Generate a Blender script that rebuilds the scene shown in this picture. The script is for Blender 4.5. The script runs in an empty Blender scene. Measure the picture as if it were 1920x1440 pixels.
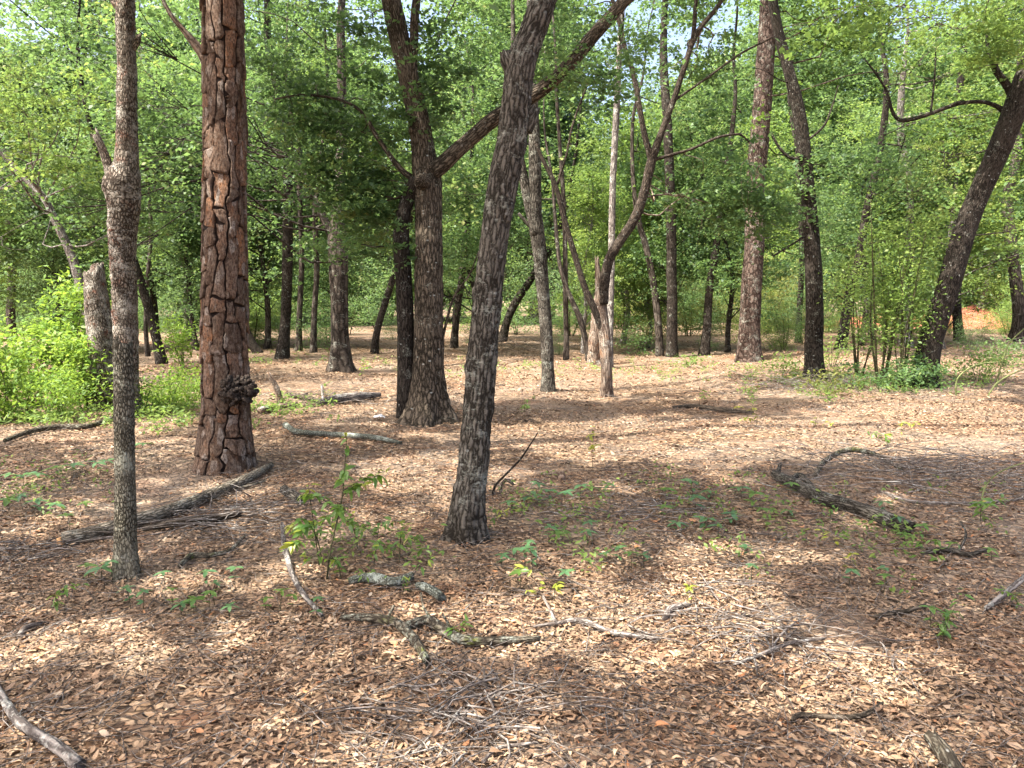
import bpy, math
import numpy as np
from mathutils import Vector

# ------------------------------------------------------------------ camera, sky, sun, exposure
S = bpy.context.scene
H, PITCH, F = 1.6, math.radians(6.3), 1450.0          # eye height, downward tilt, focal length in photo pixels
cam_d = bpy.data.cameras.new('camera'); cam = bpy.data.objects.new('camera', cam_d)
S.collection.objects.link(cam); S.camera = cam
cam_d.sensor_width = 36.0; cam_d.lens = 36.0 * F / 1920.0
cam_d.clip_start = 0.05; cam_d.clip_end = 3000
cam.location = (0, 0, H); cam.rotation_euler = (math.radians(90) - PITCH, 0, 0)

SUN_EL, SUN_AZ = math.radians(60), math.atan2(-0.86, -0.50)   # sun stands to the left, a little behind the viewer
w = bpy.data.worlds.new('World'); S.world = w; w.use_nodes = True
nt = w.node_tree; nt.nodes.clear()
sky = nt.nodes.new('ShaderNodeTexSky'); sky.sky_type = 'NISHITA'; sky.sun_disc = False
sky.sun_elevation = SUN_EL; sky.sun_rotation = SUN_AZ; sky.dust_density = 7.0; sky.air_density = 0.7; sky.ozone_density = 0.6
bg = nt.nodes.new('ShaderNodeBackground'); bg.inputs['Strength'].default_value = 0.15
ow = nt.nodes.new('ShaderNodeOutputWorld')
nt.links.new(sky.outputs[0], bg.inputs[0]); nt.links.new(bg.outputs[0], ow.inputs[0])
sl = bpy.data.lights.new('sun', 'SUN'); sl.energy = 3.8; sl.angle = math.radians(0.53); sl.color = (1.0, 0.95, 0.86)
so = bpy.data.objects.new('sun', sl); S.collection.objects.link(so)
SD = Vector((math.sin(SUN_AZ) * math.cos(SUN_EL), math.cos(SUN_AZ) * math.cos(SUN_EL), math.sin(SUN_EL)))
so.location = SD * 60; so.rotation_euler = SD.to_track_quat('Z', 'Y').to_euler()
KX, KY = -SD.x / SD.z, -SD.y / SD.z                     # shadow drift per metre of height
S.view_settings.view_transform = 'Standard'; S.view_settings.look = 'None'
S.view_settings.exposure = 2.2; S.view_settings.gamma = 1.0; S.view_settings.use_curve_mapping = False
S.cycles.max_bounces = 6; S.cycles.diffuse_bounces = 4; S.cycles.glossy_bounces = 2
S.cycles.transmission_bounces = 3; S.cycles.transparent_max_bounces = 4
S.cycles.use_denoising = True; S.cycles.sample_clamp_indirect = 8.0
S.cycles.caustics_reflective = False; S.cycles.caustics_refractive = False

COL = S.collection
R = np.random.default_rng(11)
PI = math.pi
cT, sT = math.cos(PITCH), math.sin(PITCH)

# ------------------------------------------------------------------ helpers
def vnoise(p, seed=0):
    p = np.asarray(p, float); i = np.floor(p).astype(np.int64); f = p - i; f = f * f * (3 - 2 * f)
    def h(a, b, c):
        n = (a * 374761393 + b * 668265263 + c * 1274126177 + seed * 974711) & 0xffffffff
        n = ((n ^ (n >> 13)) * 1274126177) & 0xffffffff
        n = ((n ^ (n >> 16)) * 2246822519) & 0xffffffff
        return (n & 0xffffff) / float(0xffffff)
    x, y, z = i[..., 0], i[..., 1], i[..., 2]; r = 0
    for dx in (0, 1):
        wx = f[..., 0] if dx else 1 - f[..., 0]
        for dy in (0, 1):
            wy = f[..., 1] if dy else 1 - f[..., 1]
            for dz in (0, 1):
                wz = f[..., 2] if dz else 1 - f[..., 2]
                r = r + wx * wy * wz * h(x + dx, y + dy, z + dz)
    return r
def fbm(p, o=3, seed=0):
    p = np.asarray(p, float); r = 0; a = .5; t = 0
    for k in range(o):
        r = r + a * vnoise(p * 2 ** k, seed + k); t += a; a *= .5
    return r / t
def vor(p, seed=0):
    """distance to the two nearest feature points of a jittered grid"""
    p = np.asarray(p, float); i = np.floor(p); f1 = np.full(len(p), 9.); f2 = f1.copy()
    for dx in (-1, 0, 1):
        for dy in (-1, 0, 1):
            for dz in (-1, 0, 1):
                c = i + (dx, dy, dz)
                q = c + np.stack([vnoise(c + .0, seed + 11 * k) for k in range(3)], -1)
                d = np.linalg.norm(q - p, axis=1)
                f2 = np.where(d < f1, f1, np.minimum(f2, d)); f1 = np.minimum(f1, d)
    return f1, f2
def flat(px, py):
    x = (px - 960) / F; u = -(py - 720) / F; t_ = H / (sT - u * cT); return x * t_, (cT + u * sT) * t_
MOUND = [flat(px, py) + (h, q) for px, py, h, q in ((235, 1078, .035, .16), (420, 868, .07, .42), (795, 784, .08, .5), (873, 1002, .05, .24), (248, 775, .06, .35), (205, 757, .06, .35), (1028, 732, .05, .35), (1138, 742, .05, .3), (1529, 700, .08, .5), (1732, 716, .09, .6), (640, 692, .08, .6), (1403, 669, .10, .7))]
def gh(x, y):
    """gentle swell of the forest floor"""
    x = np.asarray(x, float); y = np.asarray(y, float)
    q = np.stack([x * .35, y * .35, np.zeros_like(x)], -1)
    q2 = np.stack([x * 1.6, y * 1.6, np.zeros_like(x) + 4], -1)
    m = 0.
    for a, b, h, w_ in MOUND: m = m + h * np.exp(-((x - a) ** 2 + (y - b) ** 2) / w_ ** 2)
    return (vnoise(q, 3) - .5) * .16 + (vnoise(q2, 5) - .5) * .045 + m
def P(px, py, d):
    """the point d metres ahead that the photo shows at pixel (px, py)"""
    x = (px - 960) / F; u = -(py - 720) / F
    dy = cT + u * sT; dz = -sT + u * cT
    return np.array([x * d / dy, d, H + dz * d / dy])
def G(px, py):
    """ground point seen at that pixel"""
    x = (px - 960) / F; u = -(py - 720) / F
    dy = cT + u * sT; dz = -sT + u * cT; z = 0.
    for _ in range(6):
        t = (z - H) / dz; z = float(gh(x * t, dy * t))
    return np.array([x * t, dy * t, z])
def pix(p):
    p = np.asarray(p, float); d = p - np.array([0, 0, H])
    fw = d[..., 1] * cT - d[..., 2] * sT; up = d[..., 1] * sT + d[..., 2] * cT
    fw = np.maximum(fw, .05)
    return 960 + F * d[..., 0] / fw, 720 - F * up / fw
def catmull(P0, n):
    P0 = np.asarray(P0, float); k = len(P0)
    if k == 2: return P0[0] + (P0[1] - P0[0]) * np.linspace(0, 1, n)[:, None]
    Q = np.vstack([2 * P0[0] - P0[1], P0, 2 * P0[-1] - P0[-2]])
    L = np.r_[0, np.cumsum(np.linalg.norm(np.diff(P0[:, :3], axis=0), axis=1))]
    s = np.linspace(0, L[-1], n); i = np.clip(np.searchsorted(L, s, 'right') - 1, 0, k - 2)
    t = ((s - L[i]) / np.maximum(L[i + 1] - L[i], 1e-6))[:, None]
    a, b, c, d = Q[i], Q[i + 1], Q[i + 2], Q[i + 3]
    return .5 * (2 * b + (c - a) * t + (2 * a - 5 * b + 4 * c - d) * t ** 2 + (3 * b - a - 3 * c + d) * t ** 3)
class MB:
    """collects polygons for one mesh"""
    def __init__(s): s.v = []; s.f = []; s.n = 0; s.a = {}
    def add(s, v, faces, **att):
        v = np.asarray(v, float)
        for f in faces: s.f.append(np.asarray(f, np.int64) + s.n)
        s.v.append(v); s.n += len(v)
        for k, x in att.items(): s.a.setdefault(k, []).append(np.asarray(x, float))
        return s
    def mesh(s, name, mat, smooth=True):
        me = bpy.data.meshes.new(name); V = np.concatenate(s.v)
        me.vertices.add(len(V)); me.vertices.foreach_set('co', V.astype(np.float32).ravel())
        tot = np.concatenate([np.full(len(f), f.shape[1]) for f in s.f]); idx = np.concatenate([f.ravel() for f in s.f])
        me.loops.add(len(idx)); me.loops.foreach_set('vertex_index', idx.astype(np.int32))
        me.polygons.add(len(tot)); me.polygons.foreach_set('loop_start', np.r_[0, np.cumsum(tot)[:-1]].astype(np.int32))
        if smooth: me.polygons.foreach_set('use_smooth', np.ones(len(tot), bool))
        for k, l in s.a.items():
            x = np.concatenate(l).astype(np.float32)
            if x.ndim == 1: me.attributes.new(k, 'FLOAT', 'POINT').data.foreach_set('value', x)
            else: me.attributes.new(k, 'FLOAT_VECTOR', 'POINT').data.foreach_set('vector', x.ravel())
        me.update(calc_edges=True)
        if mat: me.materials.append(mat)
        return me
    def build(s, name, mat, parent=None, smooth=True):
        o = bpy.data.objects.new(name, s.mesh(name, mat, smooth)); COL.objects.link(o)
        if parent is not None:
            o.parent = parent
            b = parent
            loc = Vector((0, 0, 0))
            while b is not None: loc += b.location; b = b.parent
            o.location = -loc
        return o
def tag(o, label=None, cat=None, group=None, kind=None):
    for k, v in (('label', label), ('category', cat), ('group', group), ('kind', kind)):
        if v: o[k] = v
    return o
def empty(name, loc, label, cat, group=None):
    o = bpy.data.objects.new(name, None); COL.objects.link(o); o.location = Vector(loc); o.empty_display_size = .1
    return tag(o, label, cat, group)
def frames(p):
    t = np.gradient(p, axis=0); t /= np.linalg.norm(t, axis=1)[:, None] + 1e-9
    u = np.zeros_like(p); r = np.array([1., 0, 0]) if abs(t[0][0]) < .8 else np.array([0, 1., 0])
    for i in range(len(p)):
        r = r - t[i] * (r @ t[i]); r /= np.linalg.norm(r) + 1e-9; u[i] = r
    return t, u, np.cross(t, u)
def tube(mb, path, rad, n=10, step=.1, lump=.06, bark=None, flare=0., broken=0., seed=0, cap=True, knots=(), gz=None):
    """a tapering stem along path; bark = depth of real ridges; flare = root swell; broken = jagged end; knots = (s, angle, size, height)"""
    path = np.asarray(path, float); rad = np.asarray(rad, float)
    if rad.ndim == 0: rad = np.full(len(path), float(rad))
    L = np.linalg.norm(np.diff(path, axis=0), axis=1).sum(); m = max(3, int(L / step) + 1)
    q = catmull(np.column_stack([path, rad]), m); p = q[:, :3]; r = np.maximum(q[:, 3], .0008)
    s = np.r_[0, np.cumsum(np.linalg.norm(np.diff(p, axis=0), axis=1))]
    t, u, v = frames(p); a = np.arange(n) * 2 * PI / n
    A, Sg = np.meshgrid(a, s); Rr = np.repeat(r[:, None], n, 1); rm = r.mean()
    bc = np.stack([rm * np.cos(A), rm * np.sin(A), Sg], -1)
    bc[..., 0] += seed * 1.37
    flat = bc.reshape(-1, 3)
    if lump: Rr = Rr * (1 + lump * 2 * (fbm(flat * np.array([1, 1, .55]) / max(rm * 1.5, .02), 2, seed) - .5).reshape(Rr.shape))
    if bark:
        f1, f2 = vor(flat * np.array([1, 1, .2]) / bark[0] + (fbm(flat / bark[0] * .35, 2, seed)[:, None] - .5) * .9, seed)
        e = np.clip((f2 - f1) * 2.6, 0, 1).reshape(Rr.shape)
        Rr = Rr + bark[1] * (e - .7) + bark[1] * .8 * (fbm(flat / bark[0] * 1.1, 2, seed + 5).reshape(Rr.shape) - .5)
    if flare:
        h = np.maximum(Sg - .12, 0); lob = 1 + .5 * np.cos(A * 3 + seed) * .5 + .35 * np.cos(A * 5 + seed * 2.3)
        Rr = Rr * (1 + flare * lob * np.exp(-h / (1.1 * r[0] + .05)))
    for ks, ka, sz, hh in knots:
        da = np.angle(np.exp(1j * (A - ka))) * rm; Rr = Rr + hh * np.exp(-((Sg - ks) ** 2 + da ** 2) / sz ** 2)
    co = p[:, None, :] + Rr[..., None] * (np.cos(A)[..., None] * u[:, None, :] + np.sin(A)[..., None] * v[:, None, :])
    if broken:
        k = max(2, int(broken / (L / m)) + 1)
        jag = (vnoise(np.stack([np.cos(a) * 2.2, np.sin(a) * 2.2, a * 0 + seed], -1), 7) - .35) * broken * 1.6
        wgt = np.linspace(0, 1, k)[:, None, None]; co[-k:] += t[-k:, None, :] * (jag[None, :, None] * wgt)
    vv = co.reshape(-1, 3); bb = flat
    i = np.arange(m - 1)[:, None] * n; j = np.arange(n)[None, :]; j2 = (j + 1) % n
    qd = np.stack([i + j, i + j2, i + n + j2, i + n + j], -1).reshape(-1, 4); fs = [qd]
    if cap:
        c1 = p[-1] + t[-1] * (-broken * .5 if broken else r[-1] * .3); c0 = p[0] - t[0] * r[0] * .2
        vv = np.vstack([vv, c1, c0]); bb = np.vstack([bb, bb[-1], bb[0]]); N = m * n; jj = np.arange(n); o = (m - 1) * n
        fs.append(np.stack([o + jj, o + (jj + 1) % n, np.full(n, N)], -1))
        fs.append(np.stack([(jj + 1) % n, jj, np.full(n, N + 1)], -1))
    mb.add(vv, fs, bark_co=bb, thick=np.full(len(vv), rm))
    return p, r
def leafquads(C, L, W, rg, up=.5, fold=.12):
    N = len(C); L = np.broadcast_to(L, N) * rg.uniform(.7, 1.25, N); W = L * W
    n = rg.normal(size=(N, 3)); n /= np.linalg.norm(n, axis=1)[:, None]; n[:, 2] = np.abs(n[:, 2]) + up
    n /= np.linalg.norm(n, axis=1)[:, None]
    t = rg.normal(size=(N, 3)); t -= n * (t * n).sum(1)[:, None]; t /= np.linalg.norm(t, axis=1)[:, None]
    b = np.cross(n, t); f = (fold * W)[:, None] * n
    v = np.stack([C - t * (L / 2)[:, None], C + b * (W / 2)[:, None] + f - t * (L * .06)[:, None],
                  C + t * (L / 2)[:, None] - f * .6, C - b * (W / 2)[:, None] + f - t * (L * .06)[:, None]], 1)
    return v.reshape(-1, 3), np.arange(4 * N).reshape(-1, 4)

def sprays(c, r, n, rg, k=9):
    """leaf positions in flat drooping sprays round a clump centre"""
    sc = c + rg.normal(size=(k, 3)) * r * np.array([.62, .62, .46]); m = max(3, n // k); a = rg.uniform(0, 2 * PI, k)
    t = np.stack([np.cos(a), np.sin(a), rg.uniform(-.45, .1, k)], -1); b = np.stack([-np.sin(a), np.cos(a), rg.normal(size=k) * .15], -1)
    u = rg.normal(size=(k, m, 3)); lg = rg.uniform(.30, .62, (k, 1, 1)) * r
    pos = sc[:, None] + t[:, None] * u[..., :1] * lg + b[:, None] * u[..., 1:2] * lg * .42 + np.array([0, 0, 1.]) * (u[..., 2:3] * r * .065 - .18 * (u[..., :1] ** 2) * lg)
    return sc, pos.reshape(-1, 3)

# ------------------------------------------------------------------ materials
def new_mat(name):
    m = bpy.data.materials.new(name); m.use_nodes = True; m.node_tree.nodes.clear(); return m, m.node_tree
def ramp(t, fac, stops):
    r = t.nodes.new('ShaderNodeValToRGB'); e = r.color_ramp.elements
    while len(e) < len(stops): e.new(.5)
    for x, (p, c) in zip(e, stops):
        x.position = p; x.color = (*c, 1) if len(c) == 3 else c
    t.links.new(fac, r.inputs[0]); return r.outputs[0]
def mixc(t, f, a, b, mode='MIX'):
    m = t.nodes.new('ShaderNodeMix'); m.data_type = 'RGBA'; m.blend_type = mode
    for s, x in ((m.inputs[0], f), (m.inputs[6], a), (m.inputs[7], b)):
        if hasattr(x, 'is_output'): t.links.new(x, s)
        else: s.default_value = x if not isinstance(x, tuple) else (*x, 1)
    return m.outputs[2]
def mth(t, op, a, b=0., c=None):
    m = t.nodes.new('ShaderNodeMath'); m.operation = op
    for s, x in zip(m.inputs, (a, b) if c is None else (a, b, c)):
        if hasattr(x, 'is_output'): t.links.new(x, s)
        else: s.default_value = x
    return m.outputs[0]
def noise(t, vec, scale, detail=4, rough=.55, dist=0.):
    n = t.nodes.new('ShaderNodeTexNoise'); n.inputs['Scale'].default_value = scale; n.inputs['Detail'].default_value = detail
    n.inputs['Roughness'].default_value = rough; n.inputs['Distortion'].default_value = dist
    t.links.new(vec, n.inputs['Vector']); return n.outputs[0]
def vmul(t, v, s):
    m = t.nodes.new('ShaderNodeVectorMath'); m.operation = 'MULTIPLY'; t.links.new(v, m.inputs[0]); m.inputs[1].default_value = s
    return m.outputs[0]
def voro(t, vec, scale, feature='F1', out=0, rnd=1.):
    n = t.nodes.new('ShaderNodeTexVoronoi'); n.feature = feature; n.inputs['Scale'].default_value = scale; n.inputs['Randomness'].default_value = rnd
    t.links.new(vec, n.inputs['Vector']); return n.outputs[out]
def attr(t, name, out='Fac'):
    a = t.nodes.new('ShaderNodeAttribute'); a.attribute_name = name; return a.outputs[out]
def finish(t, col, height=None, bump=.5, dist=.02, rough=.9, spec=.15, extra=None):
    b = t.nodes.new('ShaderNodeBsdfPrincipled'); o = t.nodes.new('ShaderNodeOutputMaterial')
    if hasattr(col, 'is_output'): t.links.new(col, b.inputs['Base Color'])
    else: b.inputs['Base Color'].default_value = (*col, 1)
    b.inputs['Roughness'].default_value = rough; b.inputs['Specular IOR Level'].default_value = spec
    if height is not None:
        u = t.nodes.new('ShaderNodeBump'); u.inputs['Strength'].default_value = bump; u.inputs['Distance'].default_value = dist
        t.links.new(height, u.inputs['Height']); t.links.new(u.outputs[0], b.inputs['Normal'])
    t.links.new(b.outputs[0], o.inputs[0]); return b
def bark_mat(name, dark, mid, light, lichen=(.27, .275, .23), lich=.5, cell=.017, stretch=.13, spots=.5, dist=.012, warm=None):
    m, t = new_mat(name); co = attr(t, 'bark_co', 'Vector')
    wn = t.nodes.new('ShaderNodeTexNoise'); wn.inputs['Scale'].default_value = .5 / cell; wn.inputs['Detail'].default_value = 3; t.links.new(co, wn.inputs['Vector'])
    wv = t.nodes.new('ShaderNodeVectorMath'); wv.operation = 'MULTIPLY_ADD'; t.links.new(wn.outputs['Color'], wv.inputs[0])
    wv.inputs[1].default_value = (cell * .9, cell * .9, cell * 3); t.links.new(co, wv.inputs[2])
    st = vmul(t, wv.outputs[0], (1, 1, stretch))
    e = voro(t, st, 1 / cell, 'DISTANCE_TO_EDGE'); big = noise(t, co, 2.3, 3); fine = noise(t, vmul(t, co, (1, 1, .4)), 90, 5, .65)
    e = mth(t, 'ADD', e, mth(t, 'ADD', mth(t, 'MULTIPLY', mth(t, 'SUBTRACT', fine, .5), .35), mth(t, 'MULTIPLY', mth(t, 'SUBTRACT', big, .5), .45)))
    crack = ramp(t, e, [(0.02, (0, 0, 0)), (.26, (1, 1, 1))])
    body = mixc(t, fine, mid, light)
    body = mixc(t, mth(t, 'MULTIPLY', big, .55), body, dark)
    if warm: body = mixc(t, ramp(t, noise(t, co, 5.5, 4, .6), [(.53, (0, 0, 0)), (.66, (1, 1, 1))]), body, warm)
    col = mixc(t, crack, dark, body)
    if lich:
        l1 = noise(t, co, 7, 5, .7); l2 = noise(t, co, 55, 4, .7)
        k = ramp(t, mth(t, 'ADD', mth(t, 'MULTIPLY', l1, .6), mth(t, 'MULTIPLY', l2, .4)), [(.60 - .13 * lich, (0, 0, 0)), (.68 - .10 * lich, (1, 1, 1))])
        col = mixc(t, mth(t, 'MULTIPLY', k, .8), col, lichen)
    if spots:
        sp = ramp(t, voro(t, co, 16), [(.0, (1, 1, 1)), (.13, (1, 1, 1)), (.19, (0, 0, 0))])
        sp = mth(t, 'MULTIPLY', sp, ramp(t, noise(t, co, 9, 2), [(.5, (0, 0, 0)), (.6, (1, 1, 1))]))
        col = mixc(t, mth(t, 'MULTIPLY', sp, spots), col, (.55, .57, .52))
    hgt = mth(t, 'ADD', mth(t, 'MULTIPLY', crack, .75), mth(t, 'MULTIPLY', fine, .4))
    finish(t, col, hgt, .9, dist, .92, .12); return m
def leaf_mat(name, stops, trans=(.20, .32, .04), tf=.42, rough=.5, spec=.22):
    m, t = new_mat(name); r = attr(t, 'rnd'); c = ramp(t, r, stops)
    b = t.nodes.new('ShaderNodeBsdfPrincipled'); t.links.new(c, b.inputs['Base Color'])
    b.inputs['Roughness'].default_value = rough; b.inputs['Specular IOR Level'].default_value = spec
    tr = t.nodes.new('ShaderNodeBsdfTranslucent'); t.links.new(mixc(t, .6, c, trans), tr.inputs[0])
    mx = t.nodes.new('ShaderNodeMixShader'); mx.inputs[0].default_value = tf
    t.links.new(b.outputs[0], mx.inputs[1]); t.links.new(tr.outputs[0], mx.inputs[2])
    o = t.nodes.new('ShaderNodeOutputMaterial'); t.links.new(mx.outputs[0], o.inputs[0]); return m

M = {}
M['oak'] = bark_mat('oak_bark', (.018, .015, .011), (.098, .084, .066), (.20, .18, .15), lich=.5, spots=.25)
M['oak_brown'] = bark_mat('brown_oak_bark', (.020, .016, .011), (.108, .083, .059), (.195, .158, .118), lich=.1, cell=.02, spots=.45)
M['oak_dark'] = bark_mat('dark_oak_bark', (.010, .008, .006), (.046, .036, .028), (.100, .082, .066), lich=.25, spots=.4)
M['lichen'] = bark_mat('lichen_bark', (.024, .021, .014), (.155, .135, .095), (.37, .34, .26), lich=.45, lichen=(.36, .36, .28), cell=.012, stretch=.4, spots=.15)
M['ragged'] = bark_mat('ragged_bark', (.030, .022, .016), (.21, .168, .130), (.40, .35, .285), lich=.7, lichen=(.46, .43, .37), cell=.020, stretch=.3, warm=(.19, .085, .055), spots=.2, dist=.02)
M['grey'] = bark_mat('pale_grey_bark', (.06, .05, .045), (.22, .19, .165), (.38, .345, .31), lich=.6, lichen=(.45, .45, .40), cell=.03, spots=.3)
M['snag'] = bark_mat('weathered_wood', (.06, .04, .03), (.24, .175, .125), (.40, .32, .25), lich=.5, lichen=(.44, .42, .36), cell=.03, stretch=.12, spots=.2, warm=(.28, .15, .08))
M['limb'] = bark_mat('dark_limb_bark', (.016, .012, .009), (.072, .054, .040), (.14, .112, .086), lich=.2, cell=.014, spots=.3)
M['far'] = bark_mat('far_bark', (.018, .014, .011), (.066, .052, .041), (.13, .108, .088), lich=.35, cell=.05, spots=0)
M['pine_far'] = bark_mat('red_pine_bark', (.026, .016, .012), (.105, .068, .052), (.19, .145, .12), lich=.55, cell=.055, stretch=.3, spots=0, dist=.03)
M['moss'] = bark_mat('mossy_branch_bark', (.03, .024, .017), (.125, .100, .068), (.215, .195, .15), lich=.6, lichen=(.33, .35, .28), cell=.02, stretch=.3, warm=(.075, .085, .02))
M['log'] = bark_mat('pale_log_bark', (.05, .042, .030), (.24, .20, .15), (.42, .37, .29), lich=.5, lichen=(.38, .37, .30), cell=.015, stretch=.2, spots=.2)
M['twig'] = bark_mat('twig_bark', (.075, .06, .05), (.20, .165, .14), (.36, .325, .29), lich=.5, lichen=(.44, .44, .40), cell=.012, spots=0, dist=.004)
M['crust'] = bark_mat('crusty_lichen', (.06, .06, .045), (.20, .22, .175), (.34, .37, .31), lich=.7, lichen=(.40, .44, .38), cell=.014, stretch=.9, spots=0, dist=.012)
M['stem'] = bark_mat('green_brown_stem', (.03, .028, .014), (.10, .09, .045), (.17, .155, .085), lich=0, cell=.01, spots=0, dist=.003)
M['cane'] = bark_mat('green_cane', (.07, .085, .03), (.16, .18, .07), (.24, .26, .12), lich=0, cell=.02, spots=0, dist=.002)
M['leaf'] = leaf_mat('oak_foliage', [(0, (.026, .056, .026)), (.45, (.062, .120, .044)), (.8, (.115, .185, .06)), (1, (.20, .22, .07))], (.22, .36, .09), .45)
M['leaf_back'] = leaf_mat('woodland_foliage', [(0, (.030, .062, .030)), (.5, (.080, .142, .058)), (.85, (.150, .220, .082)), (1, (.225, .255, .09))], (.25, .39, .11), .46)
M['leaf_light'] = leaf_mat('sunny_foliage', [(0, (.060, .115, .032)), (.5, (.115, .19, .045)), (1, (.215, .265, .06))], (.30, .43, .09), .48)
M['leaf_bush'] = leaf_mat('bush_foliage', [(0, (.055, .12, .022)), (.5, (.115, .215, .034)), (1, (.24, .32, .06))], (.34, .48, .06), .46)
M['leaf_olive'] = leaf_mat('olive_foliage', [(0, (.06, .08, .03)), (.5, (.12, .135, .045)), (.8, (.16, .18, .05)), (1, (.24, .15, .06))], (.30, .33, .07), .46)
M['needle'] = leaf_mat('pine_needles', [(0, (.03, .06, .02)), (1, (.07, .11, .03))])
def plant_leaf(name, a, b, trans):
    m, t = new_mat(name); oi = t.nodes.new('ShaderNodeObjectInfo'); co = t.nodes.new('ShaderNodeTexCoord').outputs['Object']
    c = mixc(t, oi.outputs['Random'], a, b); c = mixc(t, mth(t, 'MULTIPLY', noise(t, co, 60, 3), .4), c, (a[0] * .6, a[1] * .7, a[2] * .6))
    p = t.nodes.new('ShaderNodeBsdfPrincipled'); t.links.new(c, p.inputs['Base Color']); p.inputs['Roughness'].default_value = .4
    tr = t.nodes.new('ShaderNodeBsdfTranslucent'); tr.inputs[0].default_value = (*trans, 1)
    mx = t.nodes.new('ShaderNodeMixShader'); mx.inputs[0].default_value = .4; t.links.new(p.outputs[0], mx.inputs[1]); t.links.new(tr.outputs[0], mx.inputs[2])
    o = t.nodes.new('ShaderNodeOutputMaterial'); t.links.new(mx.outputs[0], o.inputs[0]); return m
M['pl_green'] = plant_leaf('sapling_leaf', (.065, .14, .030), (.13, .22, .04), (.26, .42, .05))
M['pl_yellow'] = plant_leaf('young_yellow_leaf', (.20, .24, .03), (.30, .30, .05), (.42, .45, .05))
M['pl_blue'] = plant_leaf('creeper_leaf', (.070, .16, .075), (.11, .21, .075), (.15, .30, .08))

# dry leaf: colour by a per-leaf random value
def litter_mat(name, use_obj=False):
    m, t = new_mat(name)
    r = t.nodes.new('ShaderNodeObjectInfo').outputs['Random'] if use_obj else attr(t, 'rnd')
    c = ramp(t, r, [(0, (.060, .036, .022)), (.22, (.125, .076, .045)), (.46, (.235, .140, .078)), (.70, (.36, .235, .138)), (.88, (.49, .36, .235)), (.95, (.43, .36, .27)), (1, (.38, .165, .065))])
    co = t.nodes.new('ShaderNodeTexCoord').outputs['Object']
    c = mixc(t, mth(t, 'MULTIPLY', noise(t, co, 70, 3, .6), .5), c, (.13, .075, .045))
    g_ = t.nodes.new('ShaderNodeNewGeometry').outputs['Position']
    c = mixc(t, ramp(t, noise(t, g_, .8, 4, .65), [(.45, (0, 0, 0)), (.65, (.42, .42, .42))]), c, (.225, .168, .112))
    c = mixc(t, ramp(t, noise(t, g_, 1.7, 4, .65), [(.55, (0, 0, 0)), (.72, (.5, .5, .5))]), c, (.21, .10, .052))
    p = t.nodes.new('ShaderNodeBsdfPrincipled'); t.links.new(c, p.inputs['Base Color']); p.inputs['Roughness'].default_value = .62; p.inputs['Specular IOR Level'].default_value = .3
    o = t.nodes.new('ShaderNodeOutputMaterial'); t.links.new(p.outputs[0], o.inputs[0]); return m
M['litter'] = litter_mat('dry_leaf_litter'); M['dry'] = litter_mat('dry_leaf', True)

# ------------------------------------------------------------------ forest floor
def axis(lo, hi, a, b, s):
    c = list(np.arange(a, b + 1e-6, s)); x = b; k = s
    while x < hi: k *= 1.22; x += k; c.append(min(x, hi))
    x = a; k = s
    while x > lo: k *= 1.22; x -= k; c.insert(0, max(x, lo))
    return np.array(c)
gx = axis(-420, 420, -16, 16, .22); gy = axis(-150, 520, 0, 26, .22)
X, Y = np.meshgrid(gx, gy); Z = gh(X, Y)
mb = MB(); nx, ny = len(gx), len(gy)
i = np.arange(ny - 1)[:, None] * nx; j = np.arange(nx - 1)[None, :]
mb.add(np.stack([X, Y, Z], -1).reshape(-1, 3), [np.stack([i + j, i + j + 1, i + nx + j + 1, i + nx + j], -1).reshape(-1, 4)])
m, t = new_mat('forest_floor'); co = t.nodes.new('ShaderNodeTexCoord').outputs['Object']
wc = t.nodes.new('ShaderNodeVectorMath'); wc.operation = 'MULTIPLY_ADD'
wn = t.nodes.new('ShaderNodeTexNoise'); wn.inputs['Scale'].default_value = 9; t.links.new(co, wn.inputs['Vector']); t.links.new(wn.outputs['Color'], wc.inputs[0]); wc.inputs[1].default_value = (.07, .07, .07); t.links.new(co, wc.inputs[2])
vc = voro(t, vmul(t, wc.outputs[0], (1, 1.5, 1)), 17, 'F1', 1); sep = t.nodes.new('ShaderNodeSeparateColor'); t.links.new(vc, sep.inputs[0])
ed = voro(t, vmul(t, wc.outputs[0], (1, 1.5, 1)), 17, 'DISTANCE_TO_EDGE')
c = ramp(t, sep.outputs[0], [(0, (.075, .046, .029)), (.3, (.150, .092, .053)), (.6, (.255, .165, .096)), (.85, (.36, .25, .155)), (1, (.44, .33, .22))])
c = mixc(t, ramp(t, ed, [(0, (1, 1, 1)), (.10, (0, 0, 0))]), c, (.055, .034, .023))
lo = noise(t, co, .55, 4, .6); c = mixc(t, ramp(t, lo, [(.42, (0, 0, 0)), (.62, (.55, .55, .55))]), c, (.27, .215, .165))
lo2 = noise(t, co, 1.3, 5, .65); c = mixc(t, ramp(t, lo2, [(.52, (0, 0, 0)), (.72, (.5, .5, .5))]), c, (.25, .115, .06))
lo3 = noise(t, co, 3.1, 5, .7); c = mixc(t, ramp(t, lo3, [(.5, (0, 0, 0)), (.66, (.6, .6, .6))]), c, (.10, .078, .058))
hh = mth(t, 'ADD', mth(t, 'MULTIPLY', sep.outputs[1], .6), mth(t, 'MULTIPLY', ramp(t, ed, [(0, (0, 0, 0)), (.2, (1, 1, 1))]), .5))
finish(t, c, hh, 1.0, .03, .85, .15); M['floor'] = m
floor = tag(mb.build('forest_floor', m), kind='structure')
floor['label'] = 'forest floor of brown soil under leaf litter'

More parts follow.
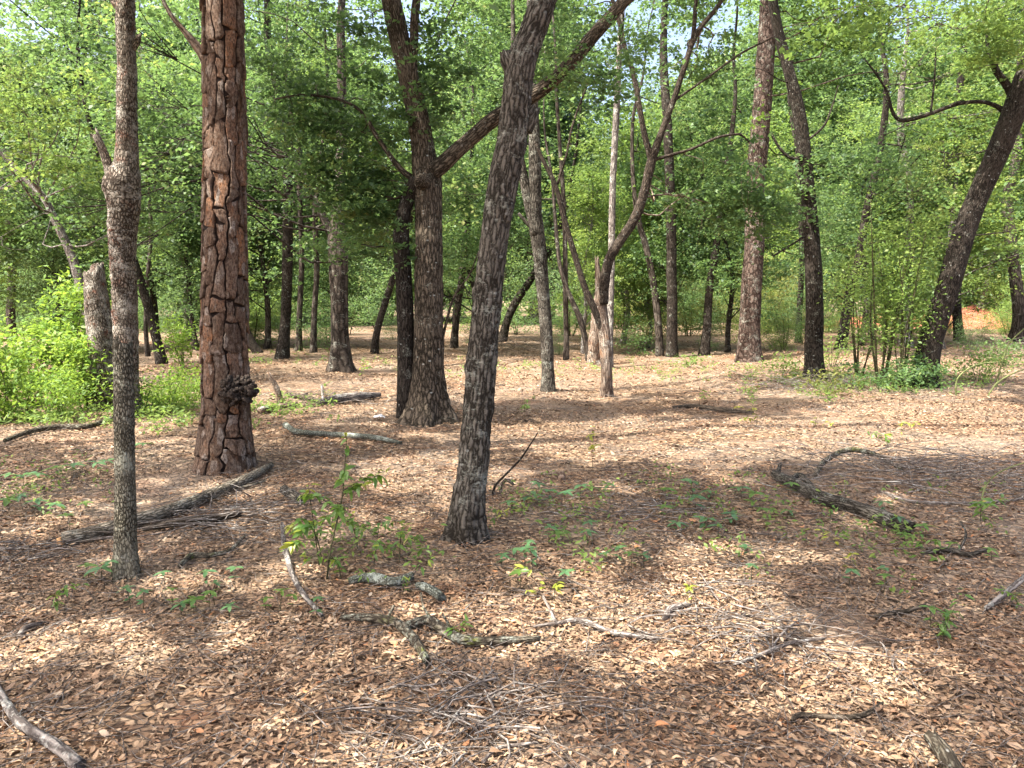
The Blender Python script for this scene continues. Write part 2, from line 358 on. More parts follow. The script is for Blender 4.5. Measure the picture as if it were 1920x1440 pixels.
# low red clay bank far behind the trees on the right
def clay(name, pts, h, dep, label):
    mb = MB(); n = 26; pts = catmull(np.array(pts), n); v = []
    for k in range(n):
        e = math.sin(PI * min(max(k / (n - 1), .02), .98)) ** .5
        for q, (oy, z) in enumerate(((-dep, -.3), (-dep * .55, .35 * h), (-dep * .2, .8 * h), (.2 * dep, h), (dep, -.3))):
            v.append((pts[k][0], pts[k][1] + oy + .5 * R.normal() * (0 < q < 4), z * e * (1 + .15 * R.normal()) - .3 * (1 - e)))
    i = np.arange(n - 1)[:, None] * 5; j = np.arange(4)[None, :]
    mb.add(v, [np.stack([i + j, i + 5 + j, i + 6 + j, i + 1 + j], -1).reshape(-1, 4)])
    return tag(mb.build(name, M['clay']), label, None, None, 'structure')
m, t = new_mat('red_clay'); co = t.nodes.new('ShaderNodeTexCoord').outputs['Object']
n1 = noise(t, co, 1.2, 6, .65); finish(t, ramp(t, n1, [(.3, (.20, .06, .035)), (.55, (.34, .12, .075)), (.8, (.42, .22, .15))]), n1, .8, .2); M['clay'] = m
clay('red_clay_bank', [(16, 44, 0), (24, 44.5, 0), (33, 45, 0), (42, 46, 0)], .95, 4, 'low red clay bank beyond the trees on the right')
clay('red_clay_bank', [(3.5, 52, 0), (5.5, 52, 0), (8, 52.5, 0)], 1.1, 3, 'small red clay rise glimpsed behind the forked snag')

# ------------------------------------------------------------------ trees
TREES = []
def pxpath(pts, d, dd=0.):
    """photo pixels (x, y, width) -> points and radii d metres ahead; an optional 4th value shifts the depth"""
    path, rad = [], []
    for k, q in enumerate(pts):
        e = d + (q[3] if len(q) > 3 else 0); path.append(P(q[0], q[1], e)); rad.append(q[2] * .5 * e / F)
    return np.array(path), np.array(rad)
def extend(path, rad, top, seed, spread=.25, rend=.25):
    """carry a stem on above the frame up to height top"""
    rg = np.random.default_rng(seed); path = list(path); rad = list(rad); dirn = path[-1] - path[-2]; dirn /= np.linalg.norm(dirn)
    r0 = rad[-1]; z0 = path[-1][2]; p = path[-1]
    while p[2] < top:
        dirn = dirn + rg.normal(size=3) * spread * .5 + np.array([0, 0, .22]); dirn /= np.linalg.norm(dirn); dirn[2] = max(dirn[2], .35)
        p = p + dirn * 1.1; path.append(p); rad.append(r0 * (1 - (1 - rend) * min(1, (p[2] - z0) / max(top - z0, .1))))
    return np.array(path), np.array(rad)
def tree(name, label, pts, mat, top=None, branches=(), n=14, step=.12, group=None, layer='C', leaf='leaf', bark=None, flare=.35, broken=0., seed=0, lump=.06, knots=(), cat='tree', crown=True):
    b = G(pts[0][0], pts[0][1]); d = b[1]
    path, rad = pxpath(pts, d); path[0] = b - np.array([0, 0, .14]); rad = rad.copy()
    if top: path, rad = extend(path, rad, top, seed)
    # small natural depth wander above the base
    path[1:, 1] += (vnoise(np.stack([path[1:, 2] * .6, np.zeros(len(path) - 1) + seed, np.zeros(len(path) - 1)], -1), 9) - .5) * .02 * d
    root = empty(name, b, label, cat, group)
    mb = MB(); p, r = tube(mb, path, rad, n, step, lump, bark, flare, broken, seed, knots=knots)
    trunk = mb.build('trunk', M[mat], root)
    T = dict(root=root, b=b, d=d, p=p, r=r, mat=mat, layer=layer, leaf=leaf, cl=[], trunk=trunk, seed=seed, crown=crown)
    for br in branches:
        pp, ex = br[0], (br[1] if len(br) > 1 else None); brk = br[2] if len(br) > 2 else 0.
        q, rr = pxpath(pp, d)
        if ex: q, rr = extend(q, rr, ex, seed + 77 + int(pp[0][0]))
        mb = MB(); bp, b_r = tube(mb, q, rr, max(6, n - 4), step * .8, lump, None, 0, brk, seed + 3)
        mb.build('branch', M[br[3] if len(br) > 3 else mat], root)
        T['p'] = np.vstack([T['p'], bp]); T['r'] = np.r_[T['r'], b_r]
    TREES.append(T); return T

# -- near, left: broken snag standing in front of a ragged tree
T = tree('broken_snag', 'waist-high broken snag with fine pale lichen bark in front at left', [(235, 1078, 41), (233, 980, 39), (231, 880, 37), (229, 780, 37), (227, 700, 36), (225, 645, 35)], 'lichen', None, n=40, step=.018, lump=.05, bark=(.018, .004), flare=.4, broken=.05, seed=1, crown=False, cat='snag')
tree('ragged_oak', 'ragged grey oak with peeling red patches and a broken side stub at left', [(248, 775, 38), (240, 700, 42), (236, 600, 44), (231, 480, 47), (232, 400, 54), (233, 345, 58), (237, 300, 42), (238, 240, 36), (238, 130, 33), (236, 60, 33), (234, -20, 32)], 'ragged', 11.5,
     branches=(([(222, 395, 22), (212, 350, 19), (203, 310, 17), (192, 280, 15), (181, 256, 14)], None, .12), ([(244, 85, 22), (236, 50, 17), (224, 15, 16), (212, -10, 15)], 9.5), ([(246, 95, 13), (256, 80, 12), (260, 66, 9)], None, .04)),
     n=30, step=.05, layer='X', lump=.10, bark=(.035, .014), flare=.25, seed=2, knots=((3.2, 3.5, .16, .05),))
tree('dead_stump', 'dead trunk snapped off at head height behind the broken snag', [(205, 757, 47), (201, 690, 47), (195, 620, 46), (188, 560, 42), (182, 508, 36)], 'ragged', None, n=28, step=.05, lump=.08, bark=(.045, .010), flare=.2, broken=.16, seed=3, crown=False, cat='snag', layer='B')

# -- the tall pine with its plates of bark
m, t = new_mat('pine_core'); co = attr(t, 'bark_co', 'Vector')
finish(t, mixc(t, noise(t, co, 14, 4), (.008, .006, .005), (.030, .018, .013)), noise(t, co, 30, 4), .6, .02); M['pine_core'] = m
m, t = new_mat('pine_plate'); co = attr(t, 'bark_co', 'Vector'); oi = t.nodes.new('ShaderNodeObjectInfo').outputs['Random']
base = ramp(t, oi, [(0, (.062, .034, .020)), (.3, (.108, .058, .033)), (.55, (.145, .076, .044)), (.75, (.16, .098, .066)), (.88, (.19, .085, .040)), (1, (.28, .12, .048))])
st = noise(t, vmul(t, co, (1, 1, .5)), 24, 5, .66, .8)
stp = ramp(t, st, [(.38, (0, 0, 0)), (.395, (.33, .33, .33)), (.47, (.33, .33, .33)), (.485, (.66, .66, .66)), (.57, (.66, .66, .66)), (.585, (1, 1, 1))])
base = mixc(t, mth(t, 'MULTIPLY', stp, .65), base, (.21, .165, .128))
vf = voro(t, vmul(t, co, (1, 1, .42)), 26, 'F1', 1); sv = t.nodes.new('ShaderNodeSeparateColor'); t.links.new(vf, sv.inputs[0])
base = mixc(t, ramp(t, sv.outputs[0], [(.0, (.75, .75, .75)), (.3, (0, 0, 0))]), base, (.045, .027, .018))
base = mixc(t, ramp(t, sv.outputs[1], [(.8, (0, 0, 0)), (1, (.8, .8, .8))]), base, (.30, .255, .215))
rim = ramp(t, attr(t, 'rim'), [(.0, (0, 0, 0)), (1, (1, 1, 1))])
base = mixc(t, mth(t, 'MULTIPLY', rim, .9), base, (.022, .013, .010))
fn = noise(t, vmul(t, co, (1, 1, .5)), 62, 5, .7); base = mixc(t, ramp(t, fn, [(.40, (.85, .85, .85)), (.56, (0, 0, 0))]), base, (.034, .020, .013))
base = mixc(t, ramp(t, fn, [(.60, (0, 0, 0)), (.70, (.6, .6, .6))]), base, (.30, .225, .17))
finish(t, base, mth(t, 'ADD', stp, mth(t, 'MULTIPLY', fn, .8)), 1.0, .007, .9, .12); M['plate'] = m
pine = tree('pine_tree', 'tall pine with large red-brown bark plates and a black knobbly burl', [(420, 868, 88), (423, 800, 80), (425, 700, 77), (424, 560, 74), (422, 400, 70), (420, 250, 67), (418, 100, 65), (417, -40, 64)], 'pine_core', 19,
            n=36, step=.08, lump=.02, flare=.26, seed=4, layer='P', leaf='needle')
def pine_plates(T, zmax=5.3):
    rg = np.random.default_rng(5); p, r = T['p'], T['r']; tt, uu, vv = frames(p)
    s = np.r_[0, np.cumsum(np.linalg.norm(np.diff(p, axis=0), axis=1))]; R0 = .205; C = 2 * PI * R0; nc = 11; asp = 1.; idx = 0
    def edge(j, v):
        v = np.asarray(v, float); z = np.zeros_like(v)
        return j * C / nc + (vnoise(np.stack([v * 3.1, z + (j % nc) * 7.3, z], -1), 61) - .5) * .085 + (vnoise(np.stack([v * 15., z + (j % nc) * 3.7, z + 5], -1), 62) - .5) * .05
    cells = []
    for j in range(nc):
        v = rg.uniform(-.3, 0)
        while v < zmax:
            l = rg.choice([.13, .2, .28, .36, .5]) * rg.uniform(.8, 1.2); cells.append((j, v, v + l)); v += l
    for j, v0, v1 in cells:
        idx += 1; sl0, sl1 = rg.normal(size=2) * .018; a = max(v0, 0.) + rg.uniform(.003, .010); b = v1 - rg.uniform(.003, .010)
        if b - a < .05: continue
        f = np.linspace(0, 1, 8); lv_, rv_ = a + sl0 + (b + sl1 - a - sl0) * f, a - sl0 + (b - sl1 - a + sl0) * f; gap = rg.uniform(.005, .011)
        left = np.stack([edge(j, lv_) + gap, lv_], -1); right = np.stack([edge(j + 1, rv_) - gap, rv_], -1)
        narrow = (right[:, 0] - left[:, 0]) < .03; mid_ = (right[:, 0] + left[:, 0]) / 2
        left[narrow, 0] = mid_[narrow] - .015; right[narrow, 0] = mid_[narrow] + .015
        def cross(A, B, bend): return np.array([A + (B - A) * x + (0, bend * y) for x, y in ((.3, .7), (.65, 1.))])
        q = np.vstack([left, cross(left[-1], right[-1], rg.uniform(-.02, .03)), right[::-1], cross(right[0], left[0], rg.uniform(-.04, .01))]); K = len(q)
        q[:, 1] = np.maximum(q[:, 1], .0); c0 = q.mean(0); c = c0; q = q - c
        cen = q.mean(0); rnd = (q + (rg.normal(size=q.shape) * np.array([.0030, .006])))[::-1]
        h = rg.uniform(.012, .026); tilt = np.array([rg.normal() * .12, -abs(rg.normal()) * .2])
        def put(a, e):
            uvx, sv = c[0] + a[:, 0], (c[1] + a[:, 1]) / asp
            sv = np.clip(sv, 0, s[-1]); th = uvx / R0; out = []
            for x, y, ee in zip(th, sv, np.broadcast_to(e, len(a))):
                f = np.interp(y, s, np.arange(len(s))); k0 = min(int(f), len(s) - 2); w_ = f - k0
                pc = p[k0] * (1 - w_) + p[k0 + 1] * w_; rr = (r[k0] * (1 - w_) + r[k0 + 1] * w_) * (1 + .30 * math.exp(-max(y - .12, 0) / .32)) + ee
                out.append(pc + rr * (math.cos(x) * uu[k0] + math.sin(x) * vv[k0]))
            return np.array(out), np.column_stack([uvx, np.zeros(len(a)), sv])
        lift = h + np.clip(rnd @ (tilt * np.array([1, .25])), -.009, .009) + rg.normal(size=K) * .0010
        r1, b1 = put(rnd * 1.0, -.012); r2, b2 = put(rnd, lift); r3, b3 = put(cen + (rnd - cen) * .9, lift + .0015); r4, b4 = put(cen[None] + rg.normal(size=(1, 2)) * .01, h * 1.0)
        j = np.arange(K); j2 = (j + 1) % K; mb = MB()
        mb.add(np.vstack([r1, r2, r3, r4]), [np.vstack([np.stack([o + j, o + j2, o + K + j2, o + K + j], -1) for o in (0, K)]), np.stack([2 * K + j, 2 * K + j2, np.full(K, 3 * K)], -1)],
               bark_co=np.vstack([b1, b2, b3, b4]) + (idx * .37, 0, 0), rim=np.r_[np.ones(K), np.full(K, .12), np.zeros(K + 1)])
        mb.build('bark_plate', M['plate'], T['trunk'], smooth=False)
pine_plates(pine)
# burl: a knot of black lobes on the right of the trunk
def burl(T, px, py, size):
    c = P(px, py, T['d'] - .245); rg = np.random.default_rng(8); mb = MB()
    for k in range(150):
        o = rg.normal(size=3); o = o / np.linalg.norm(o) * rg.random() ** .4 * np.array([.17, .10, .14]); r = rg.uniform(.012, .034); nseg = 8
        th, ph = np.meshgrid(np.linspace(0, PI, 7), np.arange(nseg) * 2 * PI / nseg, indexing='ij')
        d = np.stack([np.sin(th) * np.cos(ph), np.sin(th) * np.sin(ph), np.cos(th)], -1).reshape(-1, 3)
        rr = r * (1 + 2.6 * (fbm((d * 2.6 + k * 3.1), 3, k) - .5))[:, None]
        i = np.arange(6)[:, None] * nseg; j = np.arange(nseg)[None, :]
        v = c + o + d * rr
        mb.add(v, [np.stack([i + j, i + nseg + j, i + nseg + (j + 1) % nseg, i + (j + 1) % nseg], -1).reshape(-1, 4)], bark_co=v)
    tag(mb.build('burl', M['burl'], T['root'], smooth=False), 'black knobbly burl bulging from the pine trunk')
m, t = new_mat('burl'); co = attr(t, 'bark_co', 'Vector'); n1 = noise(t, co, 40, 5, .7)
finish(t, ramp(t, n1, [(.32, (.012, .010, .008)), (.52, (.055, .040, .030)), (.7, (.17, .14, .115))]), n1, 1, .03, .8, .2); M['burl'] = m
burl(pine, 446, 733, .15)
mb = MB(); q, rr = pxpath([(388, 122, 18), (378, 100, 17), (362, 78, 15), (345, 58, 10), (322, 30, 8), (306, 0, 7), (300, -30, 6)], pine['d'] + .15); tube(mb, q, rr, 8, .06, .08, seed=4); mb.build('branch', M['snag'], pine['root'])

# -- twin oak and leaning oak
tree('twin_oak', 'twin-trunked oak, one stem dark and one brown, with a long diagonal limb', [(800, 786, 62), (803, 740, 58), (804, 660, 55), (805, 560, 53), (804, 460, 50), (803, 390, 50), (799, 335, 54), (791, 270, 43), (782, 215, 40), (767, 150, 37), (748, 70, 36), (733, 0, 36), (722, -60, 34)], 'oak_brown', 12,
     branches=(([(762, 782, 40), (761, 740, 34), (761, 640, 32), (757, 520, 31), (752, 440, 30), (757, 400, 27), (768, 365, 24), (780, 335, 22)], None, 0., 'oak_dark'),
               ([(812, 322, 34), (832, 306, 30), (880, 262, 27), (935, 217, 27), (1010, 172, 26), (1060, 128, 24), (1110, 70, 24), (1165, 8, 22), (1200, -40, 20)], 9),
               ([(770, 332, 12), (752, 318, 11), (730, 290, 9), (704, 252, 8), (680, 212, 6), (640, 188, 5), (570, 178, 4), (515, 186, 3)],),
               ([(776, 250, 18), (774, 180, 17), (776, 90, 16), (781, 0, 15)], 9),
               ([(788, 345, 26, -.2), (792, 340, 30, -.25), (797, 337, 26, -.3)],),
               ([(828, 640, 6), (850, 560, 4), (880, 515, 3), (898, 470, 2)],)),
     n=44, step=.04, layer='A', bark=(.028, .010), flare=.85, seed=6)
tree('leaning_oak', 'leaning furrowed oak with knotty burls in the middle foreground', [(873, 1002, 60), (880, 950, 58), (886, 890, 57), (893, 810, 56), (899, 740, 57), (904, 680, 57), (908, 620, 55), (918, 530, 52), (927, 450, 52), (937, 380, 55), (950, 310, 56), (962, 255, 56), (968, 200, 54), (973, 150, 54), (984, 100, 52), (1003, 50, 48), (1020, 0, 46), (1040, -60, 44)], 'oak', 10.5,
     branches=(([(985, 245, 26), (996, 222, 24), (1003, 205, 17)], None, .03), ([(968, 140, 34), (955, 112, 34), (950, 100, 24)], None, .03), ([(972, 280, 18), (982, 268, 14)], None, .02)),
     n=84, step=.014, layer='O', lump=.07, bark=(.017, .007), flare=.55, seed=9, knots=((1.25, 3.4, .06, .015), (1.75, 3.0, .05, .014), (.45, 3.6, .05, .012), (2.3, 5.2, .05, .014), (1.0, 5.6, .05, .012)))
# -- middle distance
tree('slender_oak', 'slender dark oak with a bent fork right of the leaning oak', [(1028, 732, 24), (1027, 680, 23), (1024, 610, 24), (1018, 540, 24), (1012, 470, 26), (1006, 430, 27), (1003, 380, 24), (1003, 320, 23), (1001, 240, 20), (998, 150, 17)], 'oak', 11,
     branches=(([(1006, 440, 20), (996, 400, 19), (985, 350, 18), (976, 300, 15), (960, 230, 12)], 8), ([(1008, 440, 9), (990, 420, 7), (972, 400, 5)],)), n=18, step=.1, layer='B', seed=12)
tree('forked_snag', 'crooked tree whose dark limbs rise from a split pale snag', [(1138, 742, 21), (1136, 690, 21), (1134, 640, 22), (1130, 600, 23), (1127, 560, 20), (1123, 520, 13), (1120, 486, 7)], 'snag', None,
     branches=(([(1132, 570, 17), (1134, 525, 19), (1143, 485, 18), (1165, 448, 18), (1190, 410, 18), (1208, 360, 17), (1222, 300, 17), (1240, 250, 12), (1262, 190, 11), (1282, 130, 10), (1298, 80, 10), (1315, 50, 9), (1340, 20, 8), (1360, -10, 7)], 8.5, 0., 'limb'),
               ([(1222, 302, 13), (1208, 250, 11), (1197, 190, 10), (1188, 140, 9), (1172, 90, 8), (1158, 30, 8)], 7.5, 0., 'limb'),
               ([(1130, 620, 14), (1112, 575, 13), (1095, 535, 12), (1075, 470, 11), (1058, 410, 10), (1042, 350, 9), (1018, 300, 7), (1005, 270, 6)], None, 0., 'limb'),
               ([(1298, 85, 9), (1302, 45, 8), (1305, 0, 7)], 7, 0., 'limb'), ([(1224, 300, 7), (1260, 290, 6), (1300, 278, 5), (1345, 258, 5), (1385, 252, 4), (1405, 266, 3)], None, 0., 'limb'),
               ([(1045, 345, 5), (1062, 290, 4), (1075, 230, 4), (1105, 150, 3)], None, 0., 'limb'), ([(1262, 190, 5), (1320, 150, 4), (1390, 100, 4), (1450, 70, 3)], None, 0., 'limb')), n=16, step=.07, layer='B', leaf='leaf', lump=.09, broken=.12, seed=13)
tree('rotten_stump', 'short rotten furrowed stump behind the split snag', [(1114, 682, 26), (1113, 650, 22), (1116, 610, 19), (1119, 570, 15), (1122, 545, 12)], 'snag', None, n=18, step=.08, lump=.15, bark=(.06, .02), flare=.3, broken=.2, seed=14, crown=False, cat='snag')
tree('right_oak', 'dark oak with pale lichen blotches and a hooked side branch', [(1529, 700, 33), (1530, 650, 33), (1530, 590, 32), (1527, 500, 30), (1521, 410, 27), (1515, 330, 25), (1509, 260, 24), (1499, 195, 23), (1482, 125, 20), (1466, 65, 18), (1450, 0, 17), (1440, -60, 16)], 'oak_dark', 11,
     branches=(([(1512, 292, 7), (1495, 298, 7), (1478, 294, 6), (1460, 275, 5), (1446, 250, 4)],), ([(1516, 262, 4), (1545, 236, 4), (1560, 200, 3), (1572, 160, 2)],), ([(1527, 430, 5), (1490, 455, 4), (1450, 480, 3)],)), n=20, step=.1, layer='B', seed=15)
tree('slanting_oak', 'dark oak slanting steeply to the right with an arching limb', [(1732, 716, 44), (1740, 660, 42), (1752, 600, 41), (1772, 540, 40), (1797, 470, 39), (1828, 395, 38), (1858, 320, 38), (1882, 250, 40), (1900, 195, 40), (1925, 130, 36), (1955, 60, 32)], 'oak_dark', 10,
     branches=(([(1888, 215, 13), (1870, 200, 8), (1840, 191, 7), (1795, 195, 7), (1745, 213, 7), (1700, 226, 7), (1682, 222, 6.5), (1672, 206, 6), (1662, 170, 4.5), (1640, 135, 3.5), (1620, 110, 2)],),
               ([(1900, 185, 16), (1888, 160, 14), (1868, 132, 12), (1855, 95, 9), (1850, 50, 7)],), ([(1745, 213, 4), (1752, 150, 3), (1755, 90, 2)],), ([(1742, 640, 4), (1765, 625, 3), (1790, 600, 2)],)), n=20, step=.1, layer='B', leaf='leaf_light', seed=16)
# -- background trunks the photo lets one tell apart
far_pine = tree('red_pine', 'stout red-barked pine standing in the background right of centre', [(1403, 669, 40), (1406, 620, 38), (1410, 540, 37), (1415, 450, 36), (1420, 350, 35), (1427, 240, 34), (1434, 130, 33), (1442, 0, 31)], 'pine_far', 17, n=18, step=.15, flare=.3, seed=20, leaf='needle')
tree('wide_oak', 'flared grey oak with a low fork left of the twin oak', [(640, 692, 36), (640, 640, 33), (639, 560, 33), (637, 500, 35), (635, 450, 36), (636, 400, 24), (640, 300, 20), (642, 180, 17), (640, 40, 14)], 'far', 13, branches=(([(630, 458, 20), (615, 425, 16), (600, 395, 13), (590, 370, 9), (560, 300, 7)],),), n=18, step=.12, flare=.6, seed=21)
BG = [
 ('straight_oak', 'straight dark oak between the pine and the wide oak', [(528, 672, 24), (533, 600, 20), (538, 500, 20), (540, 380, 19), (540, 250, 17)], 'oak_dark', 13, 22),
 ('thin_oak', 'thin dark trunk just right of the straight oak', [(560, 658, 13), (561, 600, 11), (563, 480, 10), (560, 350, 9)], 'far', 10, 23),
 ('thin_oak', 'thin trunk left of the flared grey oak', [(587, 661, 13), (588, 590, 11), (592, 500, 11), (590, 400, 10)], 'far', 10, 24),
 ('leaning_tree', 'thin dark tree leaning right beside the twin oak', [(700, 663, 15), (708, 620, 13), (720, 570, 13), (736, 520, 12), (760, 440, 10)], 'oak_dark', 9, 25),
 ('leaning_tree', 'black trunk leaning left between the snags and the pine', [(305, 682, 20), (296, 640, 17), (284, 590, 17), (270, 540, 16), (255, 490, 15), (235, 430, 13)], 'oak_dark', 9, 26),
 ('slim_tree', 'slim tree between the twin oak and the leaning oak', [(850, 652, 15), (856, 600, 13), (866, 520, 12), (872, 440, 11), (876, 350, 9)], 'far', 10, 27),
 ('leaning_tree', 'dark trunk leaning right behind the leaning oak', [(940, 641, 17), (950, 605, 15), (965, 570, 15), (985, 540, 14), (1010, 500, 12), (1040, 450, 10)], 'oak_dark', 9, 28),
 ('slim_tree', 'slim straight trunk left of the split snag', [(1062, 675, 11), (1062, 620, 10), (1060, 560, 10), (1060, 450, 9), (1056, 350, 8)], 'far', 10, 29),
 ('leaning_tree', 'thin stem leaning left against the rotten stump', [(1106, 676, 12), (1098, 640, 11), (1088, 600, 11), (1075, 570, 10), (1065, 548, 9), (1050, 500, 8)], 'far', 7, 30),
 ('pale_tree', 'pale slim grey trunk rising behind the split snag', [(1142, 690, 15), (1144, 620, 13), (1148, 480, 13), (1150, 350, 12), (1155, 240, 12), (1160, 120, 11), (1165, 0, 10)], 'grey', 12, 31),
 ('slim_tree', 'curved slim trunk left of the paired dark trunk', [(1238, 668, 15), (1234, 610, 14), (1226, 530, 13), (1212, 460, 12), (1200, 420, 11), (1190, 360, 9)], 'far', 9, 32),
 ('straight_oak', 'upright dark trunk between the split snag and the red pine', [(1259, 669, 21), (1259, 600, 20), (1258, 500, 19), (1256, 400, 18), (1250, 260, 17), (1244, 120, 15)], 'oak_dark', 12, 33),
 ('leaning_tree', 'dark tree with a slight lean left of the red pine', [(1320, 666, 18), (1326, 610, 16), (1333, 545, 15), (1340, 480, 14), (1350, 400, 12)], 'oak_dark', 10, 34),
 ('slim_tree', 'slim black trunk between the red pine and the right oak', [(1497, 643, 12), (1497, 590, 11), (1499, 500, 10), (1500, 400, 9)], 'oak_dark', 10, 35),
 ('leaning_tree', 'dark tree leaning right behind the leafy saplings', [(1576, 655, 20), (1582, 600, 18), (1594, 540, 17), (1606, 490, 16), (1622, 400, 14), (1645, 300, 13), (1655, 220, 12)], 'oak_dark', 11, 36),
 ('slim_tree', 'upright trunk half hidden by the leafy saplings', [(1700, 650, 22), (1700, 590, 20), (1703, 500, 18), (1700, 420, 17), (1702, 340, 15), (1694, 260, 14), (1690, 180, 12)], 'grey', 11, 37),
 ('slim_tree', 'dark trunk right of the slanting oak near the frame edge', [(1905, 640, 24), (1903, 590, 22), (1898, 500, 21), (1890, 380, 19)], 'far', 12, 38),
 ('slim_tree', 'grey trunk standing behind the bright bushes at far left', [(24, 640, 17), (23, 580, 15), (22, 500, 14), (20, 420, 13), (14, 330, 12)], 'far', 10, 39),
 ('pale_tree', 'pale trunk leaning left behind the snapped trunk', [(182, 690, 20), (170, 620, 18), (158, 560, 17), (138, 480, 16), (112, 420, 14), (85, 370, 12), (42, 330, 10), (5, 290, 8)], 'grey', 7, 40),
 ('thin_oak', 'thin trunk seen low between the black leaning trunk and the pine', [(278, 668, 9), (277, 620, 8), (280, 540, 7), (284, 450, 7)], 'far', 9, 41),
 ('slim_tree', 'dark trunk rising behind the arching limb of the slanting oak', [(1800, 640, 17), (1796, 560, 16), (1790, 450, 15), (1785, 330, 15), (1794, 250, 13), (1800, 150, 12)], 'oak_dark', 11, 42),
 ('slim_tree', 'leaning pale trunk seen between ragged oak and pine', [(352, 640, 15), (356, 560, 14), (352, 440, 14), (340, 350, 13), (318, 250, 12), (285, 150, 11), (262, 90, 10)], 'grey', 9, 43),
]
for nm, lab, pts, mt, top, sd in BG:
    tree(nm, lab, pts, mt, top, n=10, step=.25, seed=sd, flare=.35)
# fallen dark trunk propped behind the pine
# -- trees outside the picture whose crowns shade the foreground
def plain_tree(name, label, x, y, r, top, mat, layer, leaf, seed, group=None, n=10, step=.35, lean=.12):
    rg = np.random.default_rng(seed); b = np.array([x, y, float(gh(x, y))]); k = int(top / 1.5) + 1; dr = rg.normal(size=2) * lean
    path = [b - (0, 0, .15)]; rad = [r]
    for i in range(1, k + 1):
        f = i / k; path.append(b + np.array([dr[0] * top * f + rg.normal() * .12, dr[1] * top * f + rg.normal() * .12, top * f])); rad.append(r * (1 - .75 * f))
    root = empty(name, b, label, 'tree', group); mb = MB(); p, rr = tube(mb, path, rad, n, step, .06, None, .35, 0, seed); tr = mb.build('trunk', M[mat], root)
    TREES.append(dict(root=root, b=b, d=y, p=p, r=rr, mat=mat, layer=layer, leaf=leaf, cl=[], trunk=tr, seed=seed, crown=True))
for k, (x, y, lab) in enumerate(((-5.2, 2.6, 'oak standing left of the viewer that shades the near leaf litter'), (-3.6, -2.4, 'oak behind the viewer shading the bottom of the picture'), (3.4, -1.6, 'oak behind the viewer at right'), (7.6, 4.6, 'oak standing right of the frame edge in the foreground'), (-9.2, 6.0, 'oak far left outside the frame beside the green bushes'))):
    plain_tree('shade_oak', lab, x, y, .17, 11.5, 'oak', 'S', 'leaf', 200 + k)
# ------------------------------------------------------------------ foliage: clumps hung on the nearest tree
LIT = [(1400, 822, 620, 42), (1000, 722, 520, 30), (430, 925, 100, 24), (1450, 835, 520, 42), (1760, 790, 260, 48), (640, 742, 200, 42), (960, 690, 200, 22), (100, 1200, 250, 75), (1090, 1200, 250, 65), (570, 1095, 75, 45), (1370, 1150, 120, 75), (1400, 1050, 150, 28),
       (160, 810, 220, 32), (760, 890, 120, 38), (1720, 1400, 160, 40), (1640, 1240, 140, 35), (40, 1370, 80, 60), (330, 1095, 130, 28), (90, 760, 330, 45), (300, 745, 140, 40), (1250, 690, 300, 18), (1700, 735, 250, 16), (560, 690, 160, 14), (860, 940, 60, 40), (430, 1180, 70, 40)]
def lit(x, y, deep=False):
    p = np.stack([x, y, np.zeros_like(x)], -1); px, py = pix(p)
    wob = (fbm(np.stack([x * 1.9, y * 1.9, x * 0], -1), 3, 21) - .5) * 2.0 - .05
    r = np.zeros(len(x), bool)
    for cx, cy, rx, ry in LIT: r |= ((px - cx) / rx) ** 2 + ((py - cy) / ry) ** 2 < 1 + wob
    if deep: return r & (y < 20)
    r |= fbm(np.stack([x * 2.1, y * 2.1, x * 0], -1), 3, 55) > .68
    far = y > 17
    r |= far & (fbm(np.stack([x * .3, y * .3, x * 0], -1), 2, 33) > .46)
    return r & (y > .3)
rg = np.random.default_rng(76)
GAPS = [(110, 60, 90, 34), (345, 112, 40, 24), (150, 385, 28, 20), (700, 215, 22, 36), (775, 80, 26, 38), (1200, 140, 60, 40), (1395, 175, 40, 34), (1480, 190, 25, 40), (1590, 262, 42, 24), (1300, 60, 60, 40), (1790, 160, 22, 18), (1870, 545, 45, 28), (470, 50, 30, 30), (620, 130, 30, 30), (1560, 160, 30, 30)]
def in_gap(px, py, k=1.):
    return rg.random() < .85 and any(((px - a) / (b_ * k)) ** 2 + ((py - c) / (e * k)) ** 2 < 1 for a, c, b_, e in GAPS)
def give(c, r, n, L, layers, leaf=None, maxd=7.):
    best, bd = None, 1e9
    for T in TREES:
        if T['layer'] not in layers or not T['crown']: continue
        dv = T['p'] - c; q = np.sqrt((dv[:, :2] ** 2).sum(1)) + np.abs(dv[:, 2]) * .5 + np.maximum(dv[:, 2], 0) * .8
        k = q.argmin()
        if q[k] < bd: bd, best = q[k], (T, k)
    if best and bd < maxd: best[0]['cl'].append((np.asarray(c, float), r, n, L, best[1], leaf))
rg = np.random.default_rng(77)
# A: sprays around the near oaks
for cx, cy, sx, sy, cnt, d0, d1 in ((590, 250, 110, 120, 34, 9.8, 12.5), (680, 370, 70, 70, 20, 9.9, 12), (560, 400, 60, 60, 10, 10, 12.5), (640, 130, 90, 60, 12, 10.2, 12.5), (860, 90, 50, 80, 9, 10.6, 12), (1090, 40, 60, 50, 8, 10, 12), (720, 210, 30, 80, 4, 10.5, 11.5), (480, 200, 40, 120, 7, 10, 12.5), (980, 120, 200, 50, 6, 9.5, 11), (300, 60, 60, 50, 4, 10.5, 12)):
    for _ in range(cnt):
        x, y, d = rg.normal(cx, sx), rg.normal(cy, sy), rg.uniform(d0, d1)
        if y > 470 or in_gap(x, y): continue
        give(P(x, y, d), rg.uniform(.32, .55), 620, .062, 'ABC', None, 5.)
